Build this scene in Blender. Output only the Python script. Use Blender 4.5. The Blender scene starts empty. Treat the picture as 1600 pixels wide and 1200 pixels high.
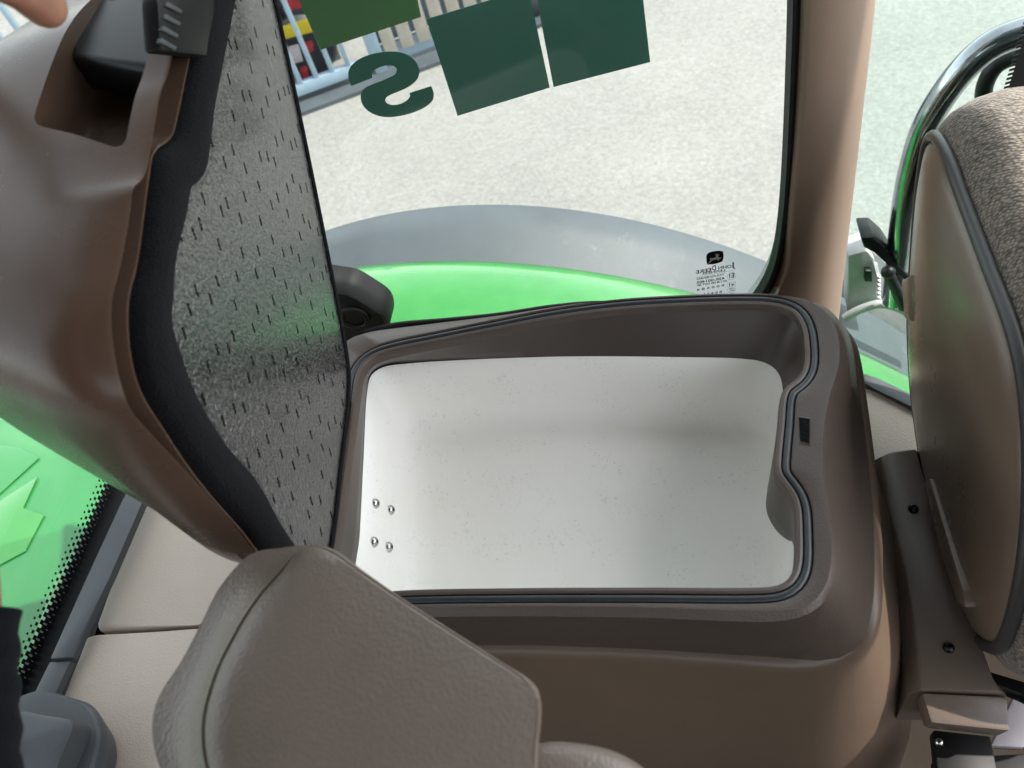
import bpy, bmesh, math, random
import numpy as np
from mathutils import Vector, Matrix
from mathutils.geometry import tessellate_polygon
random.seed(4)
scene = bpy.context.scene
COL = scene.collection

# ------------------------------------------------------------------ camera, sky, sun, exposure
FPX = 1244.0                                   # focal length in photo pixels (1600 wide)
CAMPOS = np.array([0.0, 0.0, 2.8])
def _cv(u, v): return np.array([u-800.0, 600.0-v, -FPX])
_up = -_cv(1130, 1600); _up /= np.linalg.norm(_up)          # the plumb line as the photo shows it
_x = -_cv(-4875, 920); _x -= _up*(_x@_up); _x /= np.linalg.norm(_x)
_y = np.cross(_up, _x)
RW = np.array([_x, _y, _up])
cam_d = bpy.data.cameras.new('camera'); cam = bpy.data.objects.new('camera', cam_d); COL.objects.link(cam)
cam_d.sensor_width = 36.0; cam_d.lens = FPX/1600*36
cam.matrix_world = Matrix.Translation(Vector(CAMPOS)) @ Matrix(RW.tolist()).to_4x4()
cam_d.clip_start = 0.02; cam_d.clip_end = 800
cam_d.dof.use_dof = True; cam_d.dof.focus_distance = 0.88; cam_d.dof.aperture_fstop = 9.0
scene.camera = cam
scene.render.resolution_x = 1024; scene.render.resolution_y = 768

SUN_EL, SUN_AZ = 55.0, 15.0                     # azimuth from +X towards +Y
w = bpy.data.worlds.new('World'); scene.world = w; w.use_nodes = True
nt = w.node_tree; bg = nt.nodes['Background']
sky = nt.nodes.new('ShaderNodeTexSky'); sky.sky_type = 'NISHITA'; sky.sun_disc = False
sky.sun_elevation = math.radians(SUN_EL); sky.sun_rotation = math.radians(90-SUN_AZ)
hs = nt.nodes.new('ShaderNodeHueSaturation'); hs.inputs['Saturation'].default_value = .25   # thin bright cloud over the blue
nt.links.new(sky.outputs[0], hs.inputs['Color']); nt.links.new(hs.outputs[0], bg.inputs[0]); bg.inputs[1].default_value = 0.15
sd = bpy.data.lights.new('sun', 'SUN'); sd.energy = 2.1; sd.angle = math.radians(0.6); sd.color = (1.0, 0.95, 0.88)
sun = bpy.data.objects.new('sun', sd); COL.objects.link(sun)
e, a = math.radians(SUN_EL), math.radians(SUN_AZ)
sdir = Vector((math.cos(e)*math.cos(a), math.cos(e)*math.sin(a), math.sin(e)))
sun.rotation_euler = sdir.to_track_quat('Z', 'Y').to_euler(); sun.location = (3, 1, 6)
scene.view_settings.view_transform = 'Standard'; scene.view_settings.look = 'None'
scene.view_settings.gamma = 1.0; scene.view_settings.use_curve_mapping = False
scene.view_settings.exposure = 2.25
scene.render.engine = 'CYCLES'
scene.cycles.max_bounces = 10; scene.cycles.transparent_max_bounces = 16

# ------------------------------------------------------------------ measuring helpers
def ray(u, v):
    d = RW @ _cv(u, v); return d/np.linalg.norm(d)
def hit(u, v, n, p):
    d = ray(u, v); n = np.array(n, float); p = np.array(p, float)
    return CAMPOS + d*(((p-CAMPOS)@n)/(d@n))
def hz(u, v, z): return hit(u, v, (0, 0, 1), (0, 0, z))
def hy(u, v, y): return hit(u, v, (0, 1, 0), (0, y, 0))
def hx(u, v, x): return hit(u, v, (1, 0, 0), (x, 0, 0))

# ------------------------------------------------------------------ curve helpers
def spl(pts, n=120, closed=True):
    """Catmull-Rom through pts, resampled evenly to n points."""
    P = [np.array(p, float) for p in pts]; m = len(P); out = []
    rng = range(m) if closed else range(m-1)
    for i in rng:
        p0 = P[(i-1) % m] if closed else P[max(i-1, 0)]
        p1 = P[i]; p2 = P[(i+1) % m]
        p3 = P[(i+2) % m] if closed else P[min(i+2, m-1)]
        a_ = np.linalg.norm(p1-p0)**.5+1e-9; b_ = np.linalg.norm(p2-p1)**.5+1e-9; c_ = np.linalg.norm(p3-p2)**.5+1e-9
        t0, t1 = 0, a_; t2 = t1+b_; t3 = t2+c_
        for k in range(16):
            t = t1+(t2-t1)*k/16
            A1 = (t1-t)/(t1-t0)*p0+(t-t0)/(t1-t0)*p1
            A2 = (t2-t)/(t2-t1)*p1+(t-t1)/(t2-t1)*p2
            A3 = (t3-t)/(t3-t2)*p2+(t-t2)/(t3-t2)*p3
            B1 = (t2-t)/(t2-t0)*A1+(t-t0)/(t2-t0)*A2
            B2 = (t3-t)/(t3-t1)*A2+(t-t1)/(t3-t1)*A3
            out.append((t2-t)/(t2-t1)*B1+(t-t1)/(t2-t1)*B2)
    if not closed: out.append(P[-1])
    Q = np.array(out)
    if closed: Q = np.vstack([Q, Q[:1]])
    s = np.concatenate([[0], np.cumsum(np.linalg.norm(np.diff(Q, axis=0), axis=1))])
    tt = np.linspace(0, s[-1], n+1)[:-1] if closed else np.linspace(0, s[-1], n)
    return np.stack([np.interp(tt, s, Q[:, k]) for k in range(Q.shape[1])], 1)
def offset2(L, d, it=3):
    """Offset a closed 2-D loop outwards by d (per point or constant)."""
    T = np.roll(L, -1, 0)-np.roll(L, 1, 0); T /= np.linalg.norm(T, axis=1)[:, None]+1e-12
    Nn = np.stack([T[:, 1], -T[:, 0]], 1)
    area = 0.5*np.sum(L[:, 0]*np.roll(L[:, 1], -1)-np.roll(L[:, 0], -1)*L[:, 1])
    if area < 0: Nn = -Nn
    d = np.broadcast_to(np.array(d, float), (len(L),))
    O = L+Nn*d[:, None]
    for _ in range(it): O = (np.roll(O, 1, 0)+2*O+np.roll(O, -1, 0))/4
    return O
def angular(L, ctr, angs):
    """Sample a star-shaped loop L (n,k) at given angles about ctr."""
    a_ = np.arctan2(L[:, 1]-ctr[1], L[:, 0]-ctr[0]); o = np.argsort(a_); a_ = a_[o]; Q = L[o]
    a_ = np.concatenate([a_-2*np.pi, a_, a_+2*np.pi]); Q = np.vstack([Q, Q, Q])
    return np.stack([np.interp(angs, a_, Q[:, k]) for k in range(L.shape[1])], 1)

# ------------------------------------------------------------------ object helpers
ORG = {}
def thing(name, label, cat, loc=(0, 0, 0), group=None, kind=None):
    o = bpy.data.objects.new(name, None); COL.objects.link(o); o.location = loc
    o.empty_display_size = .05
    o['label'] = label; o['category'] = cat
    if group: o['group'] = group
    ORG[o] = Vector(loc); return o
def tag(o, label, cat=None, group=None, kind=None):
    o['label'] = label
    if cat: o['category'] = cat
    if group: o['group'] = group
    if kind: o['kind'] = kind
    return o
def link(name, me, mat, parent=None, smooth=35, label=None):
    o = bpy.data.objects.new(name, me); COL.objects.link(o)
    if parent is not None:
        org = ORG[parent]; me.transform(Matrix.Translation(-org)); o.parent = parent; ORG[o] = org
    else:
        # origin at the base of the mesh
        vs = [v.co for v in me.vertices]
        c = Vector((sum(v.x for v in vs)/len(vs), sum(v.y for v in vs)/len(vs), min(v.z for v in vs)))
        me.transform(Matrix.Translation(-c)); o.location = c; ORG[o] = c
    if mat: me.materials.append(mat)
    if smooth is not None:
        for p in me.polygons: p.use_smooth = True
        try: me.set_sharp_from_angle(angle=math.radians(smooth))
        except Exception: pass
    if label: o['label'] = label
    return o
def bm_link(name, bm, mat, parent=None, smooth=35, label=None):
    bmesh.ops.recalc_face_normals(bm, faces=bm.faces[:])
    me = bpy.data.meshes.new(name); bm.to_mesh(me); bm.free()
    return link(name, me, mat, parent, smooth, label)
def add_loft(bm, rings, closed=True, cap0=False, cap1=False):
    V = [[bm.verts.new(tuple(p)) for p in r] for r in rings]
    n = len(V[0])
    for A, B in zip(V, V[1:]):
        for i in range(n if closed else n-1):
            j = (i+1) % n; bm.faces.new((A[i], A[j], B[j], B[i]))
    for c, r in ((cap0, V[0]), (cap1, V[-1])):
        if c:
            m = bm.verts.new(np.mean([np.array(v.co) for v in r], 0))
            for i in range(n): bm.faces.new((r[i], r[(i+1) % n], m))
    return V
def loft(name, rings, mat, parent=None, closed=True, cap0=False, cap1=False, smooth=35, label=None):
    bm = bmesh.new(); add_loft(bm, rings, closed, cap0, cap1)
    return bm_link(name, bm, mat, parent, smooth, label)
def add_slab(bm, poly, vec, bevel=0, seg=2):
    """polygon (list of 3-D points) extruded along vec"""
    vec = np.array(vec, float)
    A = [bm.verts.new(tuple(p)) for p in poly]; B = [bm.verts.new(tuple(np.array(p)+vec)) for p in poly]
    n = len(A); fs = [bm.faces.new(A), bm.faces.new(B[::-1])]
    for i in range(n): fs.append(bm.faces.new((A[i], B[i], B[(i+1) % n], A[(i+1) % n])))
    if bevel:
        es = list({e_ for f_ in fs for e_ in f_.edges})
        bmesh.ops.bevel(bm, geom=es, offset=bevel, segments=seg, profile=.5, affect='EDGES', clamp_overlap=True)
def slab(name, poly, vec, mat, parent=None, bevel=0, seg=2, smooth=35, label=None):
    bm = bmesh.new(); add_slab(bm, poly, vec, bevel, seg)
    return bm_link(name, bm, mat, parent, smooth, label)
def box(name, lo, hi, mat, parent=None, bevel=0, label=None):
    x0, y0, z0 = lo; x1, y1, z1 = hi
    return slab(name, [(x0, y0, z0), (x1, y0, z0), (x1, y1, z0), (x0, y1, z0)], (0, 0, z1-z0), mat, parent, bevel, label=label)
def add_tube(bm, pts, r, n=16, closed=False, caps=True):
    P = np.array(pts, float); m = len(P); rr = np.broadcast_to(np.array(r, float), (m,))
    if closed: T = np.roll(P, -1, 0)-np.roll(P, 1, 0)
    else: T = np.gradient(P, axis=0)
    T /= np.linalg.norm(T, axis=1)[:, None]
    u = np.cross(T[0], [0.13, 0.2, 1.0]); u /= np.linalg.norm(u); rings = []
    for i in range(m):
        u = u-T[i]*(u@T[i]); u /= np.linalg.norm(u); v_ = np.cross(T[i], u)
        rings.append([P[i]+rr[i]*(math.cos(2*math.pi*k/n)*u+math.sin(2*math.pi*k/n)*v_) for k in range(n)])
    if closed: rings.append(rings[0])
    add_loft(bm, rings, True, caps and not closed, caps and not closed)
    if closed: bmesh.ops.remove_doubles(bm, verts=bm.verts[:], dist=1e-6)
def tube(name, pts, r, mat, parent=None, n=16, closed=False, label=None):
    bm = bmesh.new(); add_tube(bm, pts, r, n, closed)
    return bm_link(name, bm, mat, parent, 50, label)
def dome(name, c, nrm, r, h, mat, parent=None, recess=0, label=None):
    """round-headed screw: cap of radius r and height h along nrm"""
    nrm = Vector(nrm).normalized(); q = nrm.to_track_quat('Z', 'Y'); bm = bmesh.new(); rings = []
    prof = [(r, -h*.15), (r, h*.1), (r*.93, h*.42), (r*.75, h*.75), (r*.5, h*.95)]
    if recess: prof += [(recess, h), (recess*.95, h*.45), (recess*.3, h*.4)]
    else: prof += [(r*.2, h)]
    for rr, zz in prof:
        rings.append([tuple(Vector(c)+q@Vector((rr*math.cos(k*math.pi/12), rr*math.sin(k*math.pi/12), zz))) for k in range(24)])
    add_loft(bm, rings, True, True, True)
    return bm_link(name, bm, mat, parent, 40, label)

# ------------------------------------------------------------------ materials
def mat(name, base, rough=.5, metal=0, spec=.5, var=.0, vscale=8, bump=None, bscale=400, bkind='noise', dirt=None, coat=0, sheen=0, rvar=0, color2=None, cscale=30):
    K = 1.0 if name == 'white_liner' else .86
    base = tuple(c*K for c in base); color2 = tuple(c*K for c in color2) if color2 else None
    m = bpy.data.materials.new(name); m.use_nodes = True; N = m.node_tree.nodes; L = m.node_tree.links
    b = N['Principled BSDF']; b.inputs['Base Color'].default_value = (*base, 1); b.inputs['Roughness'].default_value = rough
    b.inputs['Metallic'].default_value = metal; b.inputs['Specular IOR Level'].default_value = spec
    b.inputs['Coat Weight'].default_value = coat; b.inputs['Coat Roughness'].default_value = .08
    b.inputs['Sheen Weight'].default_value = sheen
    tc = N.new('ShaderNodeTexCoord'); src = None
    if var or color2:
        no = N.new('ShaderNodeTexNoise'); no.inputs['Scale'].default_value = vscale if not color2 else cscale
        no.inputs['Detail'].default_value = 6; no.inputs['Roughness'].default_value = .65
        L.new(tc.outputs['Object'], no.inputs['Vector'])
        mx = N.new('ShaderNodeMix'); mx.data_type = 'RGBA'
        c2 = color2 if color2 else tuple(c*(1-var) for c in base)
        rp = N.new('ShaderNodeMapRange'); rp.inputs['From Min'].default_value = .35; rp.inputs['From Max'].default_value = .68
        L.new(no.outputs['Fac'], rp.inputs['Value']); L.new(rp.outputs[0], mx.inputs['Factor'])
        mx.inputs['A'].default_value = (*base, 1); mx.inputs['B'].default_value = (*c2, 1)
        L.new(mx.outputs['Result'], b.inputs['Base Color']); src = mx.outputs['Result']
        if rvar:
            r2 = N.new('ShaderNodeMapRange'); L.new(no.outputs['Fac'], r2.inputs['Value'])
            r2.inputs['From Min'].default_value = .3; r2.inputs['From Max'].default_value = .7
            r2.inputs['To Min'].default_value = rough-rvar; r2.inputs['To Max'].default_value = rough+rvar
            L.new(r2.outputs[0], b.inputs['Roughness'])
    if dirt:   # (colour, amount, scale): small worn specks with a shape of their own
        n1 = N.new('ShaderNodeTexNoise'); n1.inputs['Scale'].default_value = dirt[2]; n1.inputs['Detail'].default_value = 10; n1.inputs['Roughness'].default_value = .8
        n2 = N.new('ShaderNodeTexNoise'); n2.inputs['Scale'].default_value = dirt[2]*.09; n2.inputs['Detail'].default_value = 3
        L.new(tc.outputs['Object'], n1.inputs['Vector']); L.new(tc.outputs['Object'], n2.inputs['Vector'])
        a1 = N.new('ShaderNodeMapRange'); a1.inputs['From Min'].default_value = .56; a1.inputs['From Max'].default_value = .64; L.new(n1.outputs['Fac'], a1.inputs['Value'])
        a2 = N.new('ShaderNodeMapRange'); a2.inputs['From Min'].default_value = .46; a2.inputs['From Max'].default_value = .60; L.new(n2.outputs['Fac'], a2.inputs['Value'])
        mu = N.new('ShaderNodeMath'); mu.operation = 'MULTIPLY'; L.new(a1.outputs[0], mu.inputs[0]); L.new(a2.outputs[0], mu.inputs[1])
        mu2 = N.new('ShaderNodeMath'); mu2.operation = 'MULTIPLY'; L.new(mu.outputs[0], mu2.inputs[0]); mu2.inputs[1].default_value = dirt[1]
        mx2 = N.new('ShaderNodeMix'); mx2.data_type = 'RGBA'; L.new(mu2.outputs[0], mx2.inputs['Factor'])
        if src: L.new(src, mx2.inputs['A'])
        else: mx2.inputs['A'].default_value = (*base, 1)
        mx2.inputs['B'].default_value = (*dirt[0], 1); L.new(mx2.outputs['Result'], b.inputs['Base Color'])
    if bump:
        bp = N.new('ShaderNodeBump'); bp.inputs['Strength'].default_value = bump[0]; bp.inputs['Distance'].default_value = bump[1]
        if bkind == 'voronoi':
            t = N.new('ShaderNodeTexVoronoi'); t.inputs['Scale'].default_value = bscale; t.feature = 'SMOOTH_F1'; out = t.outputs['Distance']
        else:
            t = N.new('ShaderNodeTexNoise'); t.inputs['Scale'].default_value = bscale; t.inputs['Detail'].default_value = 3; out = t.outputs['Fac']
        L.new(tc.outputs['Object'], t.inputs['Vector']); L.new(out, bp.inputs['Height']); L.new(bp.outputs[0], b.inputs['Normal'])
    return m
M = {}
M['brown'] = mat('brown_plastic', (.072, .053, .042), .42, var=.12, vscale=5, bump=(.35, .0006), bscale=520, bkind='voronoi', rvar=.05)
M['brown_dark'] = mat('brown_plastic_smooth', (.055, .040, .032), .40, var=.1, vscale=9, bump=(.15, .0004), bscale=600)
M['brown_gloss'] = mat('brown_plastic_gloss', (.092, .058, .040), .27, spec=.4, var=.12, vscale=7, bump=(.12, .0004), bscale=420, rvar=.05)
M['brown_gloss'].node_tree.nodes['Principled BSDF'].inputs['IOR'].default_value = 1.38
M['brown_arm'] = mat('grained_brown_plastic', (.185, .147, .118), .40, var=.12, vscale=14, bump=(.55, .0007), bscale=480, bkind='voronoi')
M['console'] = mat('console_plastic', (.125, .086, .060), .42, var=.15, vscale=5, bump=(.2, .0005), bscale=500)
M['taupe'] = mat('taupe_plastic', (.185, .138, .10), .30, var=.1, vscale=6, bump=(.12, .0004), bscale=500, rvar=.06)
M['beige'] = mat('beige_plastic', (.45, .385, .315), .5, var=.07, vscale=10, bump=(.6, .0007), bscale=480, bkind='voronoi')
M['pillar'] = mat('pillar_plastic', (.22, .155, .11), .5, var=.08, vscale=6, bump=(.15, .0005), bscale=300)
M['pillar_edge'] = mat('pillar_edge_trim', (.46, .48, .46), .4, var=.1)
M['white'] = mat('white_liner', (.90, .885, .84), .42, color2=(.87, .84, .77), cscale=4, dirt=((.25, .235, .20), .5, 300), bump=(.04, .001), bscale=40)
M['rubber'] = mat('black_rubber', (.005, .005, .0055), .5, spec=.25, var=.3, vscale=60, bump=(.1, .0003), bscale=300)
M['gasket'] = mat('grey_gasket', (.028, .031, .034), .38, var=.35, vscale=60, rvar=.08)
M['black'] = mat('black_plastic', (.005, .005, .0055), .4, spec=.3, var=.2, vscale=20, bump=(.1, .0003), bscale=500)
M['felt'] = mat('black_felt', (.004, .004, .005), .95, spec=.08, bump=(1, .002), bscale=700, sheen=.03)
M['slate'] = mat('slate_plastic', (.050, .058, .064), .5, var=.12, vscale=20, bump=(.25, .0005), bscale=500, dirt=((.02, .02, .02), .6, 150))
M['piping'] = mat('piping_vinyl', (.045, .042, .042), .4)
M['hinge'] = mat('brown_hinge_plastic', (.12, .09, .07), .36, var=.15, vscale=9, bump=(.35, .0005), bscale=520)
M['darkcover'] = mat('dark_brown_cover', (.026, .020, .015), .85, spec=.15, var=.2, vscale=9, bump=(.5, .0006), bscale=500)
M['steel'] = mat('screw_steel', (.62, .62, .60), .22, metal=1)
M['chrome'] = mat('polished_tube', (.50, .50, .54), .12, metal=1, var=.3, vscale=30, bump=(.12, .0006), bscale=120)
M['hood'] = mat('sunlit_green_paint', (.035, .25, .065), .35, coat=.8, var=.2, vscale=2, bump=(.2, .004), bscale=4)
M['green'] = mat('green_paint', (.006, .20, .016), .26, coat=.8, color2=(.03, .265, .04), cscale=7, spec=.5, bump=(.3, .012), bscale=6)  # mint mottling painted in for cloudy reflections and dust
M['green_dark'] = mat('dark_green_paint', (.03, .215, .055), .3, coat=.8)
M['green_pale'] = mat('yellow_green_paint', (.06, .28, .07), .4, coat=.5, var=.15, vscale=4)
M['ext'] = mat('grey_rubber_fender', (.082, .100, .112), .55, color2=(.055, .066, .075), cscale=3.0, bump=(.15, .002), bscale=40, dirt=((.2, .22, .23), .3, 25))
M['tyre'] = mat('tyre_rubber', (.09, .09, .09), .75, var=.3, vscale=20)
M['fence'] = mat('blue_grey_fence_paint', (.28, .38, .46), .5, var=.15, vscale=12)
M['cream'] = mat('cream_board', (.42, .38, .32), .7, var=.2, vscale=9)
M['red'] = mat('red_paint', (.40, .02, .03), .5, var=.2); M['yellow'] = mat('yellow_paint', (.62, .48, .01), .5, var=.1)
M['darkmetal'] = mat('dark_machine', (.02, .024, .03), .5, var=.4, vscale=9)
M['greyplast'] = mat('grey_lamp_housing', (.55, .50, .51), .5, var=.2, vscale=18)
M['sticker'] = mat('green_vinyl', (.072, .20, .15), .6, spec=.25, var=.1, vscale=5)
M['sticker2'] = mat('olive_green_vinyl', (.125, .27, .115), .6, spec=.25, var=.1, vscale=5)
M['print'] = mat('black_print', (.006, .008, .008), .7, spec=.1)
M['print_pale'] = mat('pale_print', (.55, .60, .56), .7, spec=.1)
M['frit'] = mat('black_frit', (.004, .005, .005), .35)
M['skin'] = mat('skin', (.42, .20, .135), .45, var=.15, vscale=60, bump=(.25, .0006), bscale=350)
M['skin'].node_tree.nodes['Principled BSDF'].inputs['Subsurface Weight'].default_value = .12
M['skin'].node_tree.nodes['Principled BSDF'].inputs['Subsurface Scale'].default_value = .01
M['nail'] = mat('nail', (.55, .32, .26), .25)
M['sleeve'] = mat('navy_knit', (.003, .0035, .006), .95, spec=.1, bump=(.8, .001), bscale=500, sheen=.02)
M['roof'] = mat('roof_lining', (.07, .062, .055), .8)
M['floor'] = mat('cab_mat', (.022, .02, .018), .9, spec=.2, var=.3, bump=(.5, .001), bscale=200)

def glass(name, tint):
    m = bpy.data.materials.new(name); m.use_nodes = True; N = m.node_tree.nodes; L = m.node_tree.links
    N.remove(N['Principled BSDF']); out = N['Material Output']
    tr = N.new('ShaderNodeBsdfTransparent'); tr.inputs[0].default_value = (*tint, 1)
    gl = N.new('ShaderNodeBsdfGlossy'); gl.inputs['Roughness'].default_value = .03
    lw = N.new('ShaderNodeLayerWeight'); lw.inputs[0].default_value = .5
    pw = N.new('ShaderNodeMath'); pw.operation = 'POWER'; L.new(lw.outputs['Facing'], pw.inputs[0]); pw.inputs[1].default_value = 5
    fr = N.new('ShaderNodeMath'); fr.operation = 'MULTIPLY_ADD'; L.new(pw.outputs[0], fr.inputs[0]); fr.inputs[1].default_value = .9; fr.inputs[2].default_value = .025
    mx = N.new('ShaderNodeMixShader'); L.new(fr.outputs[0], mx.inputs[0]); L.new(tr.outputs[0], mx.inputs[1]); L.new(gl.outputs[0], mx.inputs[2])
    L.new(mx.outputs[0], out.inputs[0]); return m
M['glass'] = glass('tinted_glass', (.845, .865, .85))
M['glass2'] = glass('green_tinted_glass', (.815, .88, .85))

def ground_mat():
    m = bpy.data.materials.new('pale_concrete'); m.use_nodes = True; N = m.node_tree.nodes; L = m.node_tree.links
    b = N['Principled BSDF']; b.inputs['Roughness'].default_value = .85
    tc = N.new('ShaderNodeTexCoord')
    n1 = N.new('ShaderNodeTexNoise'); n1.inputs['Scale'].default_value = 38; n1.inputs['Detail'].default_value = 5; n1.inputs['Roughness'].default_value = .75
    n2 = N.new('ShaderNodeTexNoise'); n2.inputs['Scale'].default_value = 1.3; n2.inputs['Detail'].default_value = 5
    vo = N.new('ShaderNodeTexVoronoi'); vo.inputs['Scale'].default_value = 34
    for t in (n1, n2, vo): L.new(tc.outputs['Object'], t.inputs['Vector'])
    r1 = N.new('ShaderNodeValToRGB'); r1.color_ramp.elements[0].position = .32; r1.color_ramp.elements[0].color = (.165, .163, .152, 1)
    r1.color_ramp.elements[1].position = .68; r1.color_ramp.elements[1].color = (.25, .249, .236, 1)
    L.new(n1.outputs['Fac'], r1.inputs[0])
    r2 = N.new('ShaderNodeMapRange'); r2.inputs['To Min'].default_value = .80; r2.inputs['To Max'].default_value = 1.2; L.new(n2.outputs['Fac'], r2.inputs['Value'])
    r3 = N.new('ShaderNodeMapRange'); r3.inputs['From Max'].default_value = .35; r3.inputs['To Min'].default_value = 1.22; r3.inputs['To Max'].default_value = 1.0; L.new(vo.outputs['Distance'], r3.inputs['Value'])
    mu = N.new('ShaderNodeMath'); mu.operation = 'MULTIPLY'; L.new(r2.outputs[0], mu.inputs[0]); L.new(r3.outputs[0], mu.inputs[1])
    vm = N.new('ShaderNodeVectorMath'); vm.operation = 'SCALE'; L.new(r1.outputs[0], vm.inputs[0]); L.new(mu.outputs[0], vm.inputs['Scale'])
    L.new(vm.outputs[0], b.inputs['Base Color'])
    bp = N.new('ShaderNodeBump'); bp.inputs['Strength'].default_value = .6; bp.inputs['Distance'].default_value = .008; L.new(n1.outputs['Fac'], bp.inputs['Height']); L.new(bp.outputs[0], b.inputs['Normal'])
    return m
M['ground'] = ground_mat()

def panel_mat():
    """black wrinkled liner with rows of little slits; UV is in metres on the panel"""
    m = bpy.data.materials.new('black_grained_liner'); m.use_nodes = True; N = m.node_tree.nodes; L = m.node_tree.links
    b = N['Principled BSDF']; b.inputs['IOR'].default_value = 1.58; b.inputs['Coat Weight'].default_value = .8; b.inputs['Coat Roughness'].default_value = .17; b.inputs['Specular IOR Level'].default_value = .8
    uv = N.new('ShaderNodeUVMap'); sp = N.new('ShaderNodeSeparateXYZ'); L.new(uv.outputs[0], sp.inputs[0])
    def mth(op, a_, b_=None, c_=None):
        n = N.new('ShaderNodeMath'); n.operation = op
        for i, x in enumerate((a_, b_, c_)):
            if x is None: continue
            if isinstance(x, (int, float)): n.inputs[i].default_value = x
            else: L.new(x, n.inputs[i])
        return n.outputs[0]
    px, py = .0165, .040
    U = mth('SUBTRACT', mth('MULTIPLY', sp.outputs[0], .88), mth('MULTIPLY', sp.outputs[1], .47))
    V = mth('ADD', mth('MULTIPLY', sp.outputs[1], .88), mth('MULTIPLY', sp.outputs[0], .47))
    def rnd(x, k): return mth('FRACT', mth('ABSOLUTE', mth('MULTIPLY', mth('SINE', mth('MULTIPLY', x, k)), 437.5)))
    u = mth('DIVIDE', U, px); cell = mth('FLOOR', u); fu = mth('SUBTRACT', mth('FRACT', u), .5)
    v = mth('ADD', mth('DIVIDE', V, py), rnd(cell, 12.9)); row = mth('FLOOR', v); fv = mth('SUBTRACT', mth('FRACT', v), .5)
    cid = mth('ADD', mth('MULTIPLY', cell, 17.0), row)
    fu = mth('ADD', fu, mth('MULTIPLY', mth('SUBTRACT', rnd(cid, 7.13), .5), .35)); fv = mth('ADD', fv, mth('MULTIPLY', mth('SUBTRACT', rnd(cid, 3.71), .5), .25))
    no = N.new('ShaderNodeTexNoise'); no.inputs['Scale'].default_value = 800; no.inputs['Detail'].default_value = 3; L.new(uv.outputs[0], no.inputs['Vector'])
    jag = mth('MULTIPLY', mth('SUBTRACT', no.outputs['Fac'], .5), .0075)
    du = mth('ABSOLUTE', mth('ADD', mth('MULTIPLY', fu, px), jag)); dv = mth('ABSOLUTE', mth('MULTIPLY', fv, py))
    slit = mth('MULTIPLY', mth('LESS_THAN', du, .0013), mth('LESS_THAN', dv, .0042))
    mx = N.new('ShaderNodeMix'); mx.data_type = 'RGBA'; L.new(slit, mx.inputs['Factor'])
    mx.inputs['A'].default_value = (.006, .006, .0065, 1); mx.inputs['B'].default_value = (.002, .002, .002, 1); L.new(mx.outputs['Result'], b.inputs['Base Color'])
    L.new(mth('ADD', mth('MULTIPLY', slit, .6), .24), b.inputs['Roughness'])
    L.new(mth('MULTIPLY', mth('SUBTRACT', 1.0, slit), .5), b.inputs['Coat Weight']); L.new(mth('MULTIPLY', mth('SUBTRACT', 1.0, slit), .8), b.inputs['Specular IOR Level'])
    mp = N.new('ShaderNodeMapping'); mp.inputs['Scale'].default_value = (1, .75, 1); L.new(uv.outputs[0], mp.inputs[0])
    n2 = N.new('ShaderNodeTexNoise'); n2.inputs['Scale'].default_value = 270; n2.inputs['Detail'].default_value = 1; n2.inputs['Distortion'].default_value = 1.2; L.new(mp.outputs[0], n2.inputs['Vector'])
    hgt = mth('SUBTRACT', n2.outputs['Fac'], mth('MULTIPLY', slit, .5))
    bp = N.new('ShaderNodeBump'); bp.inputs['Strength'].default_value = 1.0; bp.inputs['Distance'].default_value = .0030; L.new(hgt, bp.inputs['Height']); L.new(bp.outputs[0], b.inputs['Normal'])
    return m
M['panel'] = panel_mat()

def fabric_mat():
    m = bpy.data.materials.new('taupe_seat_fabric'); m.use_nodes = True; N = m.node_tree.nodes; L = m.node_tree.links
    b = N['Principled BSDF']; b.inputs['Roughness'].default_value = .9; b.inputs['Sheen Weight'].default_value = .3; b.inputs['Specular IOR Level'].default_value = .2
    tc = N.new('ShaderNodeTexCoord'); mp = N.new('ShaderNodeMapping'); mp.inputs['Rotation'].default_value = (0, .5, .5); mp.inputs['Scale'].default_value = (1, 1.35, 1.1)
    L.new(tc.outputs['Object'], mp.inputs[0])
    vo = N.new('ShaderNodeTexVoronoi'); vo.inputs['Scale'].default_value = 250; vo.inputs['Randomness'].default_value = .75
    no = N.new('ShaderNodeTexNoise'); no.inputs['Scale'].default_value = 90; no.inputs['Detail'].default_value = 4
    L.new(mp.outputs[0], vo.inputs['Vector']); L.new(mp.outputs[0], no.inputs['Vector'])
    r = N.new('ShaderNodeValToRGB'); r.color_ramp.elements[0].position = .10; r.color_ramp.elements[0].color = (.25, .21, .168, 1)
    r.color_ramp.elements[1].position = .75; r.color_ramp.elements[1].color = (.085, .07, .055, 1)
    L.new(vo.outputs['Distance'], r.inputs[0])
    r2 = N.new('ShaderNodeMapRange'); r2.inputs['From Min'].default_value = .4; r2.inputs['From Max'].default_value = .62; r2.inputs['To Min'].default_value = .78; r2.inputs['To Max'].default_value = 1.15; L.new(no.outputs['Fac'], r2.inputs['Value'])
    vm = N.new('ShaderNodeVectorMath'); vm.operation = 'SCALE'; L.new(r.outputs[0], vm.inputs[0]); L.new(r2.outputs[0], vm.inputs['Scale']); L.new(vm.outputs[0], b.inputs['Base Color'])
    bp = N.new('ShaderNodeBump'); bp.inputs['Strength'].default_value = 1; bp.inputs['Distance'].default_value = .002; bp.invert = True; L.new(vo.outputs['Distance'], bp.inputs['Height']); L.new(bp.outputs[0], b.inputs['Normal'])
    return m
M['fabric'] = fabric_mat()

# ================================================================== SETTING
o = slab('ground', [(-300, -300, 0), (300, -300, 0), (300, 300, 0), (-300, 300, 0)], (0, 0, -.2), M['ground'], None, smooth=None)
tag(o, 'pale speckled concrete yard seen through the cab windows', kind='structure')

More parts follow.
